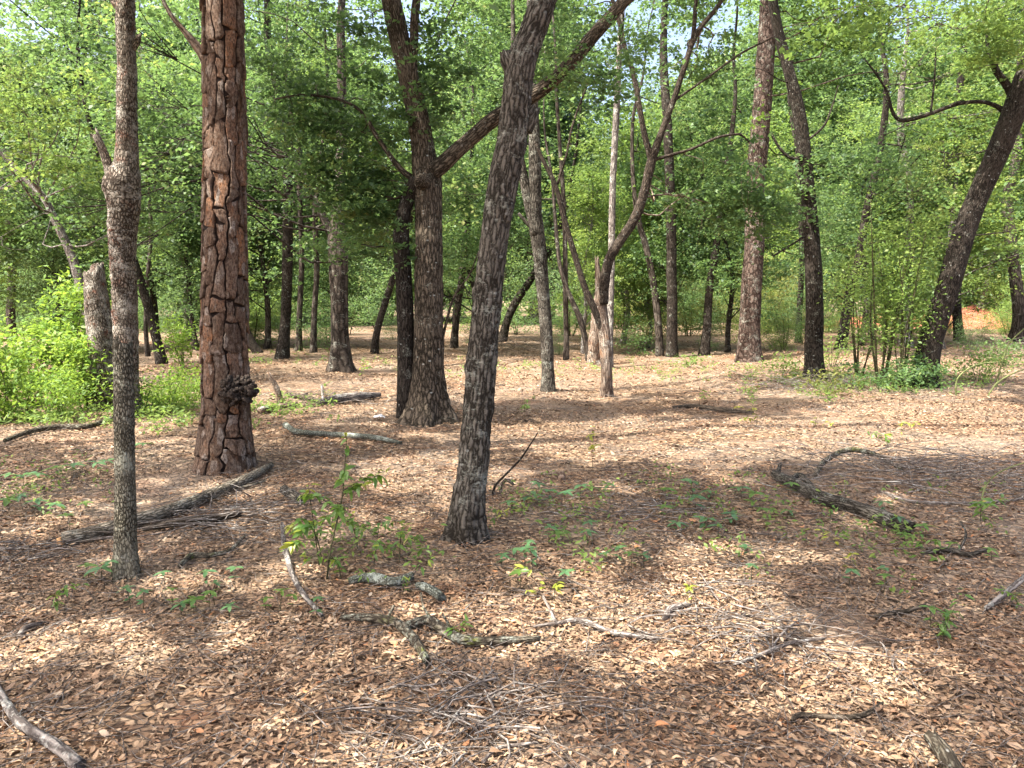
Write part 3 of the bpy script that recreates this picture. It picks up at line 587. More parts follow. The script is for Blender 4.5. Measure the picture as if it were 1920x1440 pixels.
# B
for cx, cy, sx, sy, cnt, d0, d1, lf in ((1320, 350, 75, 50, 14, 13.1, 15, None), (1700, 140, 170, 110, 46, 15.2, 19, None), (1640, 330, 120, 80, 22, 15.2, 18.5, None), (1180, 70, 120, 50, 12, 13.6, 16, None), (1870, 330, 70, 120, 20, 15.4, 18, None), (1800, 60, 90, 50, 8, 13.4, 14.2, None), (1750, 230, 130, 140, 24, 17, 20, 'leaf_light'), (1400, 60, 120, 60, 18, 17, 20, None), (1290, 70, 80, 60, 10, 14, 18, 'leaf'), (1240, 160, 60, 50, 6, 16, 19, 'leaf_back'), (640, 240, 70, 100, 14, 15.5, 17.4, None), (1000, 80, 300, 60, 14, 14, 18, None), (250, 300, 80, 80, 10, 13, 17, None), (90, 240, 120, 120, 26, 12, 16, 'leaf_light'), (330, 150, 60, 110, 10, 12, 16, None), (1480, 80, 70, 60, 12, 17, 18.5, None), (1000, 330, 60, 100, 10, 14.2, 16, None), (1080, 420, 60, 80, 8, 14, 16, None)):
    for _ in range(cnt):
        x, y, d = rg.normal(cx, sx), rg.normal(cy, sy), rg.uniform(d0, d1)
        if y > 480 or in_gap(x, y): continue
        give(P(x, y, d), rg.uniform(.45, .8), 620, .078, 'ABC', lf, 5.)
# C and D: the wall of foliage behind
for _ in range(600):
    x, d = rg.uniform(-150, 2070), rg.uniform(18, 29); y = rg.uniform(-80, 500)
    if in_gap(x, y, 1.1) or (y > 400 and rg.random() < .4): continue
    give(P(x, y, d), rg.uniform(.7, 1.25), 700, .098, 'C')
# overhead canopy: shades the floor outside the sunny patches
nO = 0
while nO < 300:
    y = 2.2 + 22 * rg.random() ** .75; x = rg.uniform(-1, 1) * (.74 * y + 1.2); z = rg.uniform(6.2, 11.5)
    c = np.array([x - z * KX, y - z * KY, z]); px, py = pix(c)
    if c[1] > 1 and c[1] < 13 and py > -90: continue
    nO += 1
    give(c, rg.uniform(.8, 1.2), 400, .20 if c[1] < 13 else .11, 'ASPOBC')
def crowns():
    for T in TREES:
        if not T['cl']: continue
        rg = np.random.default_rng(T['seed'] + 900); by = {}
        tw = MB()
        for c, r, n, L, k, lf in T['cl']:
            sc, pos = sprays(c, r, n, rg)
            h = pos[:, 2]
            hit = lit(pos[:, 0] + h * KX, pos[:, 1] + h * KY, False); hit &= (T['layer'] != 'C') | (rg.random(len(pos)) < .75); keep = ~(hit & (rg.random(len(pos)) < .97))
            if T['layer'] == 'D': keep[:] = True
            pos = pos[keep & (h > .2)]
            if len(pos) < .3 * n: continue
            by.setdefault(lf or T['leaf'], []).append((pos, L * rg.uniform(.8, 1.35), rg.normal() * .25))
            a = T['p'][k]; d = c - a; ln = np.linalg.norm(d)
            mid = a + d * .5 + rg.normal(size=3) * ln * .11 + np.array([0, 0, ln * .05]); rb = min(T['r'][k] * .45, .004 + .0055 * ln)
            tube(tw, [a, a + d * .22 + rg.normal(size=3) * ln * .04, mid, c], [rb, rb * .8, rb * .55, rb * .25], 5 if ln * rb > .02 else 4, max(ln / 7, .12), 0, cap=False, seed=k)
            if T['layer'] != 'D':
                for q in sc[:4]: tube(tw, [mid * .3 + c * .7, (c + q) / 2 + rg.normal(size=3) * .05, q], [rb * .4, rb * .25, rb * .12], 3, .25, 0, cap=False)
        for j, (lf, l) in enumerate(by.items()):
            mb = MB()
            for pos, L, tone in l:
                v, f = leafquads(pos, L, .66, rg); u = np.clip(.45 + tone + rg.normal(size=len(pos)) * .17, 0, 1)
                mb.add(v, [f], rnd=np.repeat(u, 4))
            mb.build('crown', M[lf], T['root'], smooth=False)
        if tw.n: tag(tw.build('branchwork', M[T['mat'] if T['mat'] != 'pine_core' else 'far'], T['root']), kind='stuff')
crowns()
# -- deep woods: a few grown trees, copied with their parts
def zone(px):
    return 'behind the bright bushes at left' if px < 380 else 'behind the tall pine and the flared oak' if px < 760 else 'behind the leaning oak' if px < 1130 else 'around the red pine' if px < 1500 else 'behind the slanting oak'
def grown(seed, top, rad, nclump, nleaf, L, mat, leaf, r0, low):
    rg = np.random.default_rng(seed); k = 8; dr = rg.normal(size=2) * .07; path = [np.array([0, 0, -.15])]
    for i in range(1, k + 1): path.append(np.array([dr[0] * top * i / k + rg.normal() * .12, dr[1] * top * i / k + rg.normal() * .12, top * i / k]))
    mb = MB(); p, rr = tube(mb, path, np.linspace(r0, r0 * .2, k + 1), 8, .5, .06, None, .35, 0, seed); trunk = mb.mesh('trunk', M[mat]); tw = MB(); lv = MB()
    for c in range(nclump):
        f = low + (1 - low) * rg.random(); a = rg.uniform(0, 2 * PI); q = rad * (.25 + .75 * rg.random()) * (1.15 - .55 * f) * rg.uniform(.6, 1.15); ax = p[min(int(f * len(p)), len(p) - 1)]
        cen = ax + np.array([math.cos(a) * q, math.sin(a) * q, rg.normal() * .4]); at = p[max(0, min(int((f - .1) * len(p)), len(p) - 1))]; rb = .012 + .008 * q
        tube(tw, [at, (at + cen) / 2 + rg.normal(size=3) * .2, cen], [rb, rb * .7, rb * .25], 4, q / 4 + .2, 0, cap=False, seed=c)
        r = rg.uniform(.75, 1.3) * rad / 3; sc, pos = sprays(cen, r, nleaf // nclump, rg); pos = pos[pos[:, 2] > .3]
        v, fc = leafquads(pos, L * rg.uniform(.8, 1.4), .66, rg); lv.add(v, [fc], rnd=np.repeat(np.clip(.45 + rg.normal() * .25 + rg.normal(size=len(pos)) * .2, 0, 1), 4))
    return trunk, lv.mesh('crown', M[leaf], False), tw.mesh('branchwork', M[mat])
FARP = [grown(300 + k, 12, 3.3, 60, 25000, .145, ('oak_dark', 'pine_far', 'grey')[k % 3], ('leaf_back', 'leaf_back', 'leaf_light')[k % 3], .2, (.12, .3, .12)[k % 3]) for k in range(6)]
MIDP = [grown(320 + k, 9, 2.6, 55, 18000, .105, ('far', 'grey', 'oak_dark')[k % 3], ('leaf_back', 'leaf_light', 'leaf')[k % 3], .12, .26) for k in range(3)]
KIND = {('oak_dark', 'F'): ('distant_oak', 'distant dark-trunked oak'), ('pine_far', 'F'): ('distant_pine', 'distant red-trunked pine'), ('grey', 'F'): ('distant_oak', 'distant pale-trunked oak with light leaves'),
        ('far', 'M'): ('understory_tree', 'mid-green understory tree'), ('grey', 'M'): ('understory_tree', 'light green understory tree'), ('oak_dark', 'M'): ('understory_tree', 'dark green understory tree')}
rgD = np.random.default_rng(31)
def plant(pro, x, y, sc, tp):
    tr, cr, bw = pro; key = tr.materials[0].name; mk = [k for k in M if M[k] == tr.materials[0]][0]; nm, lb = KIND[(mk, tp)]; px = 960 + F * x / y; lab = lb + ' ' + zone(px)
    root = empty(nm, (x, y, float(gh(x, y))), lab, 'tree', lab.replace('tree ', 'trees ').replace('oak ', 'oaks ').replace('pine ', 'pines ')); root.scale = (sc * rgD.uniform(.9, 1.15),) * 2 + (sc,); root.rotation_euler = (0, 0, rgD.uniform(0, 2 * PI))
    for n_, me in (('trunk', tr), ('crown', cr), ('branchwork', bw)):
        o = bpy.data.objects.new(n_, me); COL.objects.link(o); o.parent = root
        if n_ == 'branchwork': o['kind'] = 'stuff'
XY = [(T['b'][0], T['b'][1]) for T in TREES]
def thin(px):   # the canopy is lower and the sky shows where the photo has it
    return 1170 < px < 1250 or 1370 < px < 1430 or 40 < px < 170 or 700 < px < 760
k = 0
while k < 74:
    y = rgD.uniform(42, 68); x = rgD.uniform(-.74, .74) * y; px = 960 + F * x / y
    if any(abs(a - x) + abs(b - y) < 2.0 for a, b in XY): continue
    XY.append((x, y)); plant(FARP[k % 6], x, y, rgD.uniform(.75, 1.05) if thin(px) else rgD.uniform(1.1, 1.8), 'F'); k += 1
k = 0
while k < 22:
    y = rgD.uniform(22, 31); x = rgD.uniform(-.74, .74) * y; px = 960 + F * x / y
    if any(abs(a - x) + abs(b - y) < 1.5 for a, b in XY) or abs(px - 1870) < 50: continue
    XY.append((x, y)); plant(MIDP[k % 3], x, y, rgD.uniform(.45, .62) if thin(px) else rgD.uniform(.55, 1.0), 'M'); k += 1

# ------------------------------------------------------------------ shrubs
def shrub(name, label, b, h, wd, leaf, nl, L, seed, stems=4, group=None, lo=.15, cat='shrub', W=.5, up=.5, stem_mat='stem', shape=1.):
    rg = np.random.default_rng(seed); b = np.asarray(b, float); root = empty(name, b, label, cat, group); tips = []; pos = []
    for k in range(stems):
        a = rg.uniform(0, 2 * PI); out = wd * .5 * rg.uniform(.2, 1) * np.array([math.cos(a), math.sin(a), 0]); hh = h * rg.uniform(.7, 1)
        q = np.array([b + out * .12 - (0, 0, .05), b + out * .45 + (0, 0, hh * .45), b + out + (0, 0, hh)]) + np.vstack([np.zeros(3), rg.normal(size=(2, 3)) * h * .03])
        r0 = .004 + .006 * h * rg.uniform(.6, 1.2); mb = MB(); p, _ = tube(mb, q, [r0, r0 * .7, r0 * .25], 5, max(h / 9, .1), 0, seed=k); mb.build('stem', M[stem_mat], root); tips.append(p)
    m = nl // (stems * 8)
    for p in tips:
        for _ in range(8):
            f = lo + (1 - lo) * rg.random() ** .8; c = p[min(int(f * len(p)), len(p) - 1)]
            c = c + rg.normal(size=3) * np.array([wd * .17, wd * .17, h * .05]) * (1.25 - .6 * f * shape)
            pos.append(c + rg.normal(size=(m, 3)) * np.array([wd * .12 + .03, wd * .12 + .03, h * .05 + .02]))
    pos = np.concatenate(pos); pos = pos[pos[:, 2] > gh(pos[:, 0], pos[:, 1]) + .02]
    v, f = leafquads(pos, L, W, rg, up); mb = MB()
    tone = vnoise(pos * 2.2, seed); mb.add(v, [f], rnd=np.repeat(np.clip(.1 + tone * .6 + rg.normal(size=len(pos)) * .15 + .12, 0, 1), 4))
    mb.build('foliage', M[leaf], root, smooth=False); return root
# bright sunlit bushes, left
for k, (px, py, h, wd, nl, lab) in enumerate((
    (8, 792, 1.35, 1.1, 1500, 'bright green bush cut by the left edge of the picture'), (62, 760, 1.45, 1.0, 1500, 'bright green bush in the middle of the sunlit clump at left'),
    (128, 755, 1.75, 1.1, 2000, 'tallest bright green bush, its tip rising left of the snapped trunk'), (165, 772, 1.2, .8, 1100, 'bright green bush pressed against the snapped trunk'),
    (50, 790, .65, 1.0, 900, 'low yellow-green bush at the front of the sunlit clump'), (120, 787, .6, .9, 900, 'low yellow-green bush in front of the snapped trunk'),
    (268, 776, .55, .6, 700, 'low yellow-green bush at the foot of the ragged oak'), (312, 772, .62, .8, 1000, 'low yellow-green bush between the ragged oak and the pine'),
    (352, 765, .55, .7, 800, 'low yellow-green bush right beside the pine'), (345, 690, 1.25, .9, 600, 'loose pale green bush peeping out left of the pine'))):
    shrub('green_bush', lab, G(px, py), h * .98, wd, 'leaf_bush', int(nl * 1.4), .10 if h > .7 else .055, 500 + k, 5, 'sunlit bushes at left', W=.42)
# understory at right
for k, (px, py, h, wd, nl, lf, lab) in enumerate((
    (1650, 722, 3.3, 1.3, 2600, 'leaf_light', 'tall loose sapling clump with yellow-green leaves left of the slanting oak'), (1690, 726, 2.8, 1.1, 2000, 'leaf_light', 'sapling clump of thin stems touching the slanting oak'),
    (1610, 705, 2.6, 1.3, 1600, 'leaf_light', 'airy sapling between the right oak and the sapling clump'), (1735, 728, .75, 1.0, 1200, 'leaf', 'dark green bush wrapped round the foot of the slanting oak'),
    (1660, 735, .5, 1.2, 900, 'leaf', 'low dark bush in front of the sapling clump'), (1465, 715, .55, .7, 350, 'leaf_light', 'small green bush between the red pine and the right oak'),
    (1545, 745, .5, 1.0, 260, 'leaf_olive', 'twiggy sparse bush in front of the right oak'), (1835, 715, .65, 1.3, 700, 'leaf_light', 'low leafy bush behind the green canes'),
    (1880, 690, .7, 1.2, 600, 'leaf', 'low dark bush at the right edge behind the canes'), (1560, 690, .8, .9, 420, 'leaf_light', 'loose bush just right of the right oak'),
    (1200, 668, 1.1, 1.3, 700, 'leaf', 'shaggy bush behind and right of the split snag'), (1290, 690, .3, .8, 200, 'leaf_light', 'tiny yellow-green bush in the open left of the red pine'))):
    shrub('understory_bush', lab, G(px, py), h, wd, lf, nl, .075, 540 + k, 6 if h > 1.5 else 4, 'understory bushes', lo=.3 if h > 1.5 else .1)
# wall of understory behind
rgU = np.random.default_rng(91)
SHP = []
for q, lf in enumerate(('leaf_back', 'leaf_light', 'leaf', 'leaf_back', 'leaf_light', 'leaf_olive')):
    r0 = shrub('distant_shrub', 'x', (0, 0, 0), 3.2, 2.8, lf, 4200, .10, 600 + q, 4, None, .03, shape=.25); SHP.append((r0, lf))
WORD = {'leaf_back': 'mid-green leafy shrub', 'leaf_light': 'yellow-green leafy shrub', 'leaf': 'dark green leafy shrub', 'leaf_olive': 'olive-green leafy shrub'}
for k in range(78):
    d = rgU.uniform(33, 43) if k % 4 else rgU.uniform(23, 31); x = rgU.uniform(-.72, .72) * d; px = 960 + F * x / d; sc = rgU.uniform(.35, 1.35)
    if d < 32: sc *= .5
    if abs(px - 1870) < 60: sc *= .6
    r0, lf = SHP[k % 6]; o = r0 if k < 6 else r0.copy()
    if k >= 6:
        COL.objects.link(o)
        for ch in r0.children:
            c = ch.copy(); COL.objects.link(c); c.parent = o
    o.location = (x, d, float(gh(x, d))); o.scale = (sc * rgU.uniform(.9, 1.3),) * 2 + (sc,); o.rotation_euler = (0, 0, rgU.uniform(0, 2 * PI)); lab = WORD[lf] + ' in the thicket ' + zone(px); tag(o, lab, 'shrub', lab.replace('shrub', 'shrubs'))
# far wood that reads as one mass
rgF = np.random.default_rng(97); mb = MB(); C = []
for _ in range(560):
    d = rgF.uniform(66, 105); x = rgF.uniform(-.85, .85) * d; z = rgF.uniform(.5, 20) ; px, py = pix(np.array([x, d, z]))
    if in_gap(px, py, 1.2) or (py < 420 and rgF.random() < .35): continue
    C.append(np.array([x, d, z]) + rgF.normal(size=(130, 3)) * np.array([2.1, 1.5, 1.3]))
pos = np.concatenate(C); pos = pos[pos[:, 2] > .1]; v, f = leafquads(pos, .52, .6, rgF); mb.add(v, [f], rnd=np.repeat(np.clip(.5 + rgF.normal(size=len(pos)) * .22, 0, 1), 4))
tag(mb.build('far_woods', M['leaf_back'], smooth=False), 'far green woods closing the view behind the trees', 'woods', None, 'stuff')

# ------------------------------------------------------------------ fallen wood
def lay(name, label, pts, mat, cat='branch', n=10, step=.04, lump=.1, bark=None, broken=0., seed=0, group=None, extra=(), root=None, sink=0.):
    """wood lying on the litter: photo pixels (x, y, width, lift)"""
    path, rad = [], []
    for q in pts:
        g = G(q[0], q[1]); r = q[2] * .5 * g[1] / F * 1.12; path.append(g + (0, 0, r * (1 - sink) + (q[3] if len(q) > 3 else .014))); rad.append(r)
    mb = MB(); tube(mb, path, rad, n, step, lump, bark, 0, broken, seed)
    if not extra:
        return tag(mb.build(name, M[mat]), label, cat, group)
    b = np.array(path[0]); r0 = empty(name, b, label, cat, group); mb.build('stem', M[mat], r0)
    for e in extra:
        pp, rr = [], []
        for q in e:
            g = G(q[0], q[1]); r = q[2] * .5 * g[1] / F; pp.append(g + (0, 0, r + (q[3] if len(q) > 3 else .012))); rr.append(r)
        mb = MB(); tube(mb, pp, rr, 6, step, lump, None, 0, 0, seed + 1); mb.build('side_branch', M[mat], r0)
    return r0
m, t = new_mat('sawn_wood'); co = t.nodes.new('ShaderNodeTexCoord').outputs['Object']; n1 = noise(t, co, 40, 4)
finish(t, mixc(t, n1, (.36, .19, .08), (.52, .33, .17)), n1, .5, .01); M['sawn'] = m
lg = lay('fallen_log', 'long grey-brown log lying from the broken snag up towards the pine', [(118, 1026, 23), (180, 1014, 24), (260, 991, 24), (340, 965, 22), (420, 930, 19), (470, 906, 16), (508, 880, 10)], 'log', 'log', 20, .04, .07, (.022, .004), .02, 31,
         extra=([(440, 922, 6), (470, 915, 5), (500, 905, 4)],))
g = G(118, 1026); dv = G(180, 1014) - g; dv /= np.linalg.norm(dv); mb = MB(); tube(mb, [g - dv * .028 + (0, 0, .03), g - dv * .004 + (0, 0, .032)], [.034, .038], 12, .01, .12, None, 0, .02, 5); tag(mb.build('cut_end', M['sawn'], lg), 'raw orange end of the log')
LAY = [
 ('rotten_log', 'dark split log half buried just behind the long grey log', [(268, 1000, 8), (330, 992, 15), (390, 986, 16), (450, 972, 9)], 'oak_brown', 'log', .12, ()),
 ('rotting_log', 'dark rotting log lying in the shade at right', [(1452, 900, 14), (1490, 922, 20), (1540, 948, 22), (1590, 962, 22), (1650, 985, 25), (1705, 1006, 24)], 'oak', 'log', .12, ([(1475, 915, 10), (1500, 900, 12), (1535, 935, 9)], [(1455, 905, 10), (1462, 885, 8, .05)])),
 ('fallen_branch', 'smooth arched branch beside the rotting log', [(1528, 898, 8), (1548, 880, 9, .06), (1590, 868, 9, .1), (1640, 872, 8, .08), (1690, 886, 6)], 'moss', 'branch', .06, ()),
 ('fallen_branch', 'pale lichen-covered branch in the bottom left corner', [(-14, 1286, 12), (14, 1335, 15), (40, 1372, 18), (70, 1392, 19), (105, 1415, 21), (150, 1452, 22)], 'grey', 'branch', .12, ()),
 ('fallen_branch', 'short mossy branch with an orange rotten end', [(640, 1167, 9), (690, 1171, 15), (738, 1180, 17), (765, 1200, 17), (785, 1225, 17), (800, 1252, 13)], 'moss', 'branch', .14, ([(725, 1172, 7), (738, 1158, 6, .05)],)),
 ('fallen_branch', 'crooked pale branch ending in the sunny patch', [(762, 1186, 13), (800, 1176, 17), (822, 1190, 20), (850, 1207, 18), (890, 1217, 17), (945, 1212, 13), (1010, 1208, 10)], 'moss', 'branch', .16, ([(815, 1180, 7, .03), (795, 1165, 5, .06), (790, 1150, 4, .1)], [(850, 1205, 7, .04), (830, 1180, 5, .07)])),
 ('fallen_branch', 'thin dark branch bending in front of the sapling', [(530, 1012, 6, .10), (534, 1045, 9, .06), (548, 1085, 9), (570, 1125, 9), (592, 1150, 8), (604, 1163, 6)], 'grey', 'branch', .12, ()),
 ('lichen_stick', 'longer stick crusted with grey-green lichen behind the mossy branch', [(655, 1101, 13), (690, 1095, 17), (735, 1104, 16), (772, 1092, 12)], 'crust', 'stick', .5, ()),
 ('lichen_stick', 'stubby stick crusted with grey-green lichen', [(784, 1108, 13), (806, 1118, 17), (828, 1132, 15)], 'crust', 'stick', .55, ()),
 ('fallen_branch', 'bleached thin branch with a fork in the sunny patch', [(1000, 1182, 4), (1040, 1178, 7), (1090, 1173, 9), (1140, 1194, 10), (1185, 1202, 10), (1232, 1206, 6)], 'twig', 'branch', .1, ([(1042, 1178, 7, .02), (1030, 1162, 6, .05), (1018, 1146, 5, .07)],)),
 ('fallen_branch', 'grey stick at the right edge pointing up out of the frame', [(1848, 1150, 8), (1880, 1131, 10, .03), (1930, 1100, 10, .07)], 'grey', 'stick', .08, ()),
 ('fallen_branch', 'thin branch on the sunny ground in front of the red pine', [(1262, 768, 5), (1300, 767, 7), (1350, 774, 8), (1412, 778, 5)], 'oak_brown', 'branch', .06, ()),
 ('fallen_log', 'pale sunlit log behind the pine, left of the twin oak', [(596, 762, 10), (630, 757, 14), (670, 753, 14), (712, 746, 8)], 'grey', 'log', .08, ([(606, 760, 6), (604, 738, 5, .12)],)),
 ('fallen_branch', 'pale branch lying just right of the pine burl', [(488, 778, 12), (515, 770, 10), (555, 765, 9)], 'snag', 'branch', .1, ()),
 ('fallen_branch', 'dark forked branch behind the pale sunlit log', [(540, 745, 8), (575, 752, 9), (600, 757, 7)], 'oak_brown', 'branch', .08, ([(560, 750, 5), (575, 742, 5)],)),
 ('fallen_branch', 'lichen-speckled branch lying behind the tall sapling', [(535, 804, 10), (556, 816, 9), (600, 820, 9), (650, 823, 9), (700, 827, 9), (752, 836, 6)], 'crust', 'branch', .12, ()),
 ('fallen_branch', 'short pale crooked stick right of the bleached branch', [(1246, 1170, 10), (1258, 1152, 12), (1290, 1143, 9)], 'twig', 'stick', .12, ()),
 ('fallen_branch', 'dark crooked stick low in the right foreground', [(1486, 1362, 9), (1496, 1352, 10), (1540, 1354, 9), (1600, 1355, 9), (1632, 1345, 9), (1650, 1330, 7)], 'oak_brown', 'stick', .12, ()),
 ('fallen_branch', 'small pale stick near the left edge', [(38, 1200, 9), (50, 1186, 10), (74, 1179, 8)], 'twig', 'stick', .12, ()),
 ('fallen_branch', 'low mossy branch in front of the bright bushes', [(10, 832, 7), (60, 815, 9), (110, 808, 10), (165, 806, 9), (215, 789, 8)], 'moss', 'branch', .1, ()),
 ('fallen_branch', 'grey stick below the end of the rotting log', [(1728, 1046, 8), (1780, 1040, 10), (1812, 1048, 8), (1850, 1038, 6)], 'oak', 'stick', .12, ([(1795, 1042, 6), (1810, 1020, 5, .05), (1800, 1000, 4, .07)],)),
 ('fallen_branch', 'knobbly root end sticking out behind the front snag log', [(338, 1070, 9), (360, 1052, 11), (395, 1050, 9), (430, 1040, 7), (460, 1010, 4)], 'moss', 'branch', .15, ()),
 ('fallen_branch', 'crooked twiggy stick in the right foreground shade', [(1640, 1165, 7), (1675, 1158, 8), (1700, 1155, 8), (1735, 1142, 6)], 'oak_brown', 'stick', .12, ()),
 ('fallen_branch', 'short dark log piece between the pine and the sapling', [(533, 930, 16), (548, 940, 17), (563, 948, 15)], 'oak', 'log', .1, ()),
 ('fallen_branch', 'long thin pale branch on the right in front of the brush heap', [(1660, 930, 5), (1700, 945, 6), (1760, 950, 6), (1850, 948, 5), (1925, 940, 5)], 'twig', 'branch', .1, ()),
 ('fallen_branch', 'forked pale twig in the centre foreground', [(1375, 1255, 5), (1430, 1235, 7), (1480, 1215, 7), (1545, 1205, 5)], 'twig', 'branch', .1, ([(1440, 1232, 5), (1470, 1200, 4, .04), (1500, 1185, 3, .06)],)),
 ('fallen_branch', 'thin twig arching at the bottom centre', [(905, 1440, 7), (930, 1415, 7), (970, 1407, 6), (1010, 1402, 5)], 'twig', 'stick', .1, ()),
]
for k, (nm, lab, pts, mt, ct, lump, ex) in enumerate(LAY):
    lay(nm, lab, pts, mt, ct, 12, .03, lump, None, .02, 40 + k, None, ex)
# a short weathered stub, bottom right
b = G(1778, 1440); mb = MB(); tube(mb, [b + (0, -.06, .0), b + (-.005, .02, .04), b + (-.012, .09, .06)], [.034, .032, .026], 16, .012, .1, (.014, .003), 0, .015, 60); tag(mb.build('wood_stub', M['moss'], None), 'short grey wood stub at the bottom edge, right', 'stub')
# leaning and standing dead stems
def stand(name, label, base, pts, mat, cat='dead stem', seed=0, n=8, group=None):
    b = G(*base); d = b[1]; path, rad = pxpath(pts, d); path = np.vstack([b - (0, 0, .04), path]); rad = np.r_[rad[0] * 1.1, rad]
    mb = MB(); tube(mb, path, rad, n, .04, .1, None, 0, .01, seed); return tag(mb.build(name, M[mat]), label, cat, group)
stand('upright_stick', 'bent brown stick standing upright behind the pine', (527, 757), [(522, 738, 12), (516, 722, 10), (508, 708, 9), (503, 698, 7)], 'snag', seed=70)
stand('dead_sapling', 'thin dead sapling arching up right of the leaning oak', (922, 930), [(928, 912, 5), (945, 893, 4), (975, 862, 4), (990, 840, 3), (1008, 812, 2)], 'oak_dark', seed=71)
stand('dead_sapling', 'short forked dead twig at the foot of the arching dead sapling', (938, 925), [(940, 908, 7), (950, 898, 9), (962, 908, 5)], 'snag', seed=72)
stand('fallen_log', 'dark fallen trunk propped up behind the pine', (486, 662), [(476, 650, 18), (462, 625, 18), (445, 600, 17), (428, 575, 15)], 'oak_dark', 'log', 73, 12)
stand('green_cane', 'long green cane bowing left beside the right bushes', (1794, 742), [(1792, 725, 3.6), (1797, 708, 3.4), (1815, 692, 3), (1840, 682, 2.6), (1868, 679, 2)], 'cane', 'cane', 74, 6)
stand('green_cane', 'tall green cane rising towards the right edge', (1868, 725), [(1872, 705, 3.6), (1882, 670, 3.2), (1893, 643, 3), (1925, 612, 2)], 'cane', 'cane', 75, 6)
stand('green_cane', 'low green cane running to the right edge', (1850, 742), [(1870, 718, 3), (1900, 700, 2.6), (1930, 690, 2)], 'cane', 'cane', 76, 6)
stand('green_cane', 'bent pale cane at the right edge over the brush heap', (1842, 960), [(1842, 930, 3.4), (1856, 900, 3), (1885, 880, 2.6), (1925, 866, 2)], 'cane', 'cane', 77, 6)
# heaps of twigs
def heap(label, px, py, wpx, n, h, seed, flat=.45, L=.9):
    rg = np.random.default_rng(seed); b = G(px, py); wd = wpx * b[1] / F; mb = MB(); hub = []
    for k in range(n):
        x, y = b[0] + rg.normal() * wd * .42, b[1] + rg.normal() * wd * flat; a = rg.uniform(0, 2 * PI); l = L * rg.uniform(.4, 1.1); e = rg.uniform(0, .5)
        z = float(gh(x, y)) + rg.uniform(.0, h * .4); d = np.array([math.cos(a), math.sin(a) * .8, e * h * 1.5])
        p0 = np.array([x, y, z]); r = rg.uniform(.0022, .0058)
        tube(mb, [p0, p0 + d * l * .4 + rg.normal(size=3) * .03 * l, p0 + d * l * .7 + rg.normal(size=3) * .05 * l + (0, 0, -.02), p0 + d * l * np.array([1, 1, .7])], [r, r * .8, r * .6, r * .3], 4, l / 6, 0, cap=False, seed=k)
    tag(mb.build('brush_heap', M['twig']), label, 'brush heap', None, 'stuff')
for k, a in enumerate((('wide heap of grey dead twigs at the right edge', 1740, 900, 300, 190, .3, .45, 1.0), ('heap of thin dead twigs in front of the right oak', 1480, 735, 140, 120, .55, .3, .9), ('tangle of dead twigs behind the long grey log', 430, 985, 130, 70, .22), ('tangle of grey twigs at the bottom centre', 880, 1345, 230, 110, .12, .45, .5),
                     ('tangle of twigs in the right foreground', 1420, 1195, 230, 80, .14, .4, .5), ('small heap of dead twigs at the left edge', 40, 1045, 80, 50, .15, .4, .5), ('twig heap in the shade between leaning oak and rotting log', 1190, 960, 170, 70, .16, .45, .6), ('pale brushwood in the far clearing behind the slender oak', 990, 655, 160, 110, .7, .2, 1.4), ('pale brushwood behind the slanting oak', 1870, 665, 120, 80, .7, .2, 1.3), ('sunlit twigs around the pale log behind the pine', 620, 745, 160, 90, .2, .3, .8))):
    heap(*a[:6], 800 + k, *(a[6:] if len(a) > 6 else ()))

# ------------------------------------------------------------------ leaf litter and twigs on the floor
rgL = np.random.default_rng(5); mb = MB()
for d0, d1, den, L0, L1 in ((1.9, 4.5, 4600, .012, .043), (4.5, 7, 2200, .016, .046), (7, 12, 600, .024, .056), (12, 20, 130, .045, .08), (20, 30, 36, .06, .10)):
    area = .725 * (d1 ** 2 - d0 ** 2) + (d1 - d0); N = int(area * den)
    y = np.sqrt(rgL.uniform(d0 ** 2, d1 ** 2, N)); x = rgL.uniform(-1, 1, N) * (.725 * y + .5)
    bare = fbm(np.stack([x * 1.4, y * 1.4, x * 0], -1), 3, 71); kp = rgL.random(N) < np.clip((bare - .30) * 6, .12, 1); x, y = x[kp], y[kp]; N = len(x)
    L = (L0 + (L1 - L0) * rgL.beta(1.2, 1.6, N)) * np.where(rgL.random(N) < .05, 1.5, 1.); W = L * rgL.uniform(.13, .5, N)
    a = rgL.uniform(0, 2 * PI, N); tl = rgL.normal(size=(N, 2)) * .22; z = gh(x, y) + rgL.uniform(.002, .02, N)
    t = np.stack([np.cos(a), np.sin(a), tl[:, 0]], -1); s = np.stack([-np.sin(a), np.cos(a), tl[:, 1]], -1); c = np.stack([x, y, z], -1)
    cu = rgL.uniform(-.12, .42, N); cu2 = rgL.normal(size=N) * .14; up = np.array([0, 0, 1.])
    l_, w_ = L[:, None], W[:, None]
    v = np.stack([c - t * l_ * .5 + up * (cu2 * L)[:, None], c - t * l_ * .2 + s * w_ * .5 + up * (cu * W)[:, None], c + t * l_ * .2 + s * w_ * .46 + up * (cu * W * 1.1)[:, None],
                  c + t * l_ * .5 + up * (cu2 * L)[:, None], c + t * l_ * .2 - s * w_ * .46 + up * (cu * W * .8)[:, None], c - t * l_ * .2 - s * w_ * .5 + up * (cu * W)[:, None]], 1).reshape(-1, 3)
    o = np.arange(N)[:, None] * 6; patch = fbm(np.stack([x * .9, y * .9, x * 0], -1), 2, 41)
    u = np.clip(rgL.beta(1.25, 1.15, N) * .92 + (patch - .5) * .35 + (rgL.random(N) < .035) * .6, 0, 1)
    mb.add(v, [np.vstack([o + np.array([[0, 1, 2, 3]]), o + np.array([[0, 3, 4, 5]])])], rnd=np.repeat(u, 6))
tag(mb.build('leaf_litter', M['litter'], smooth=False), 'brown fallen oak leaves covering the forest floor', 'leaf litter', None, 'stuff')
mb = MB(); N = 6000
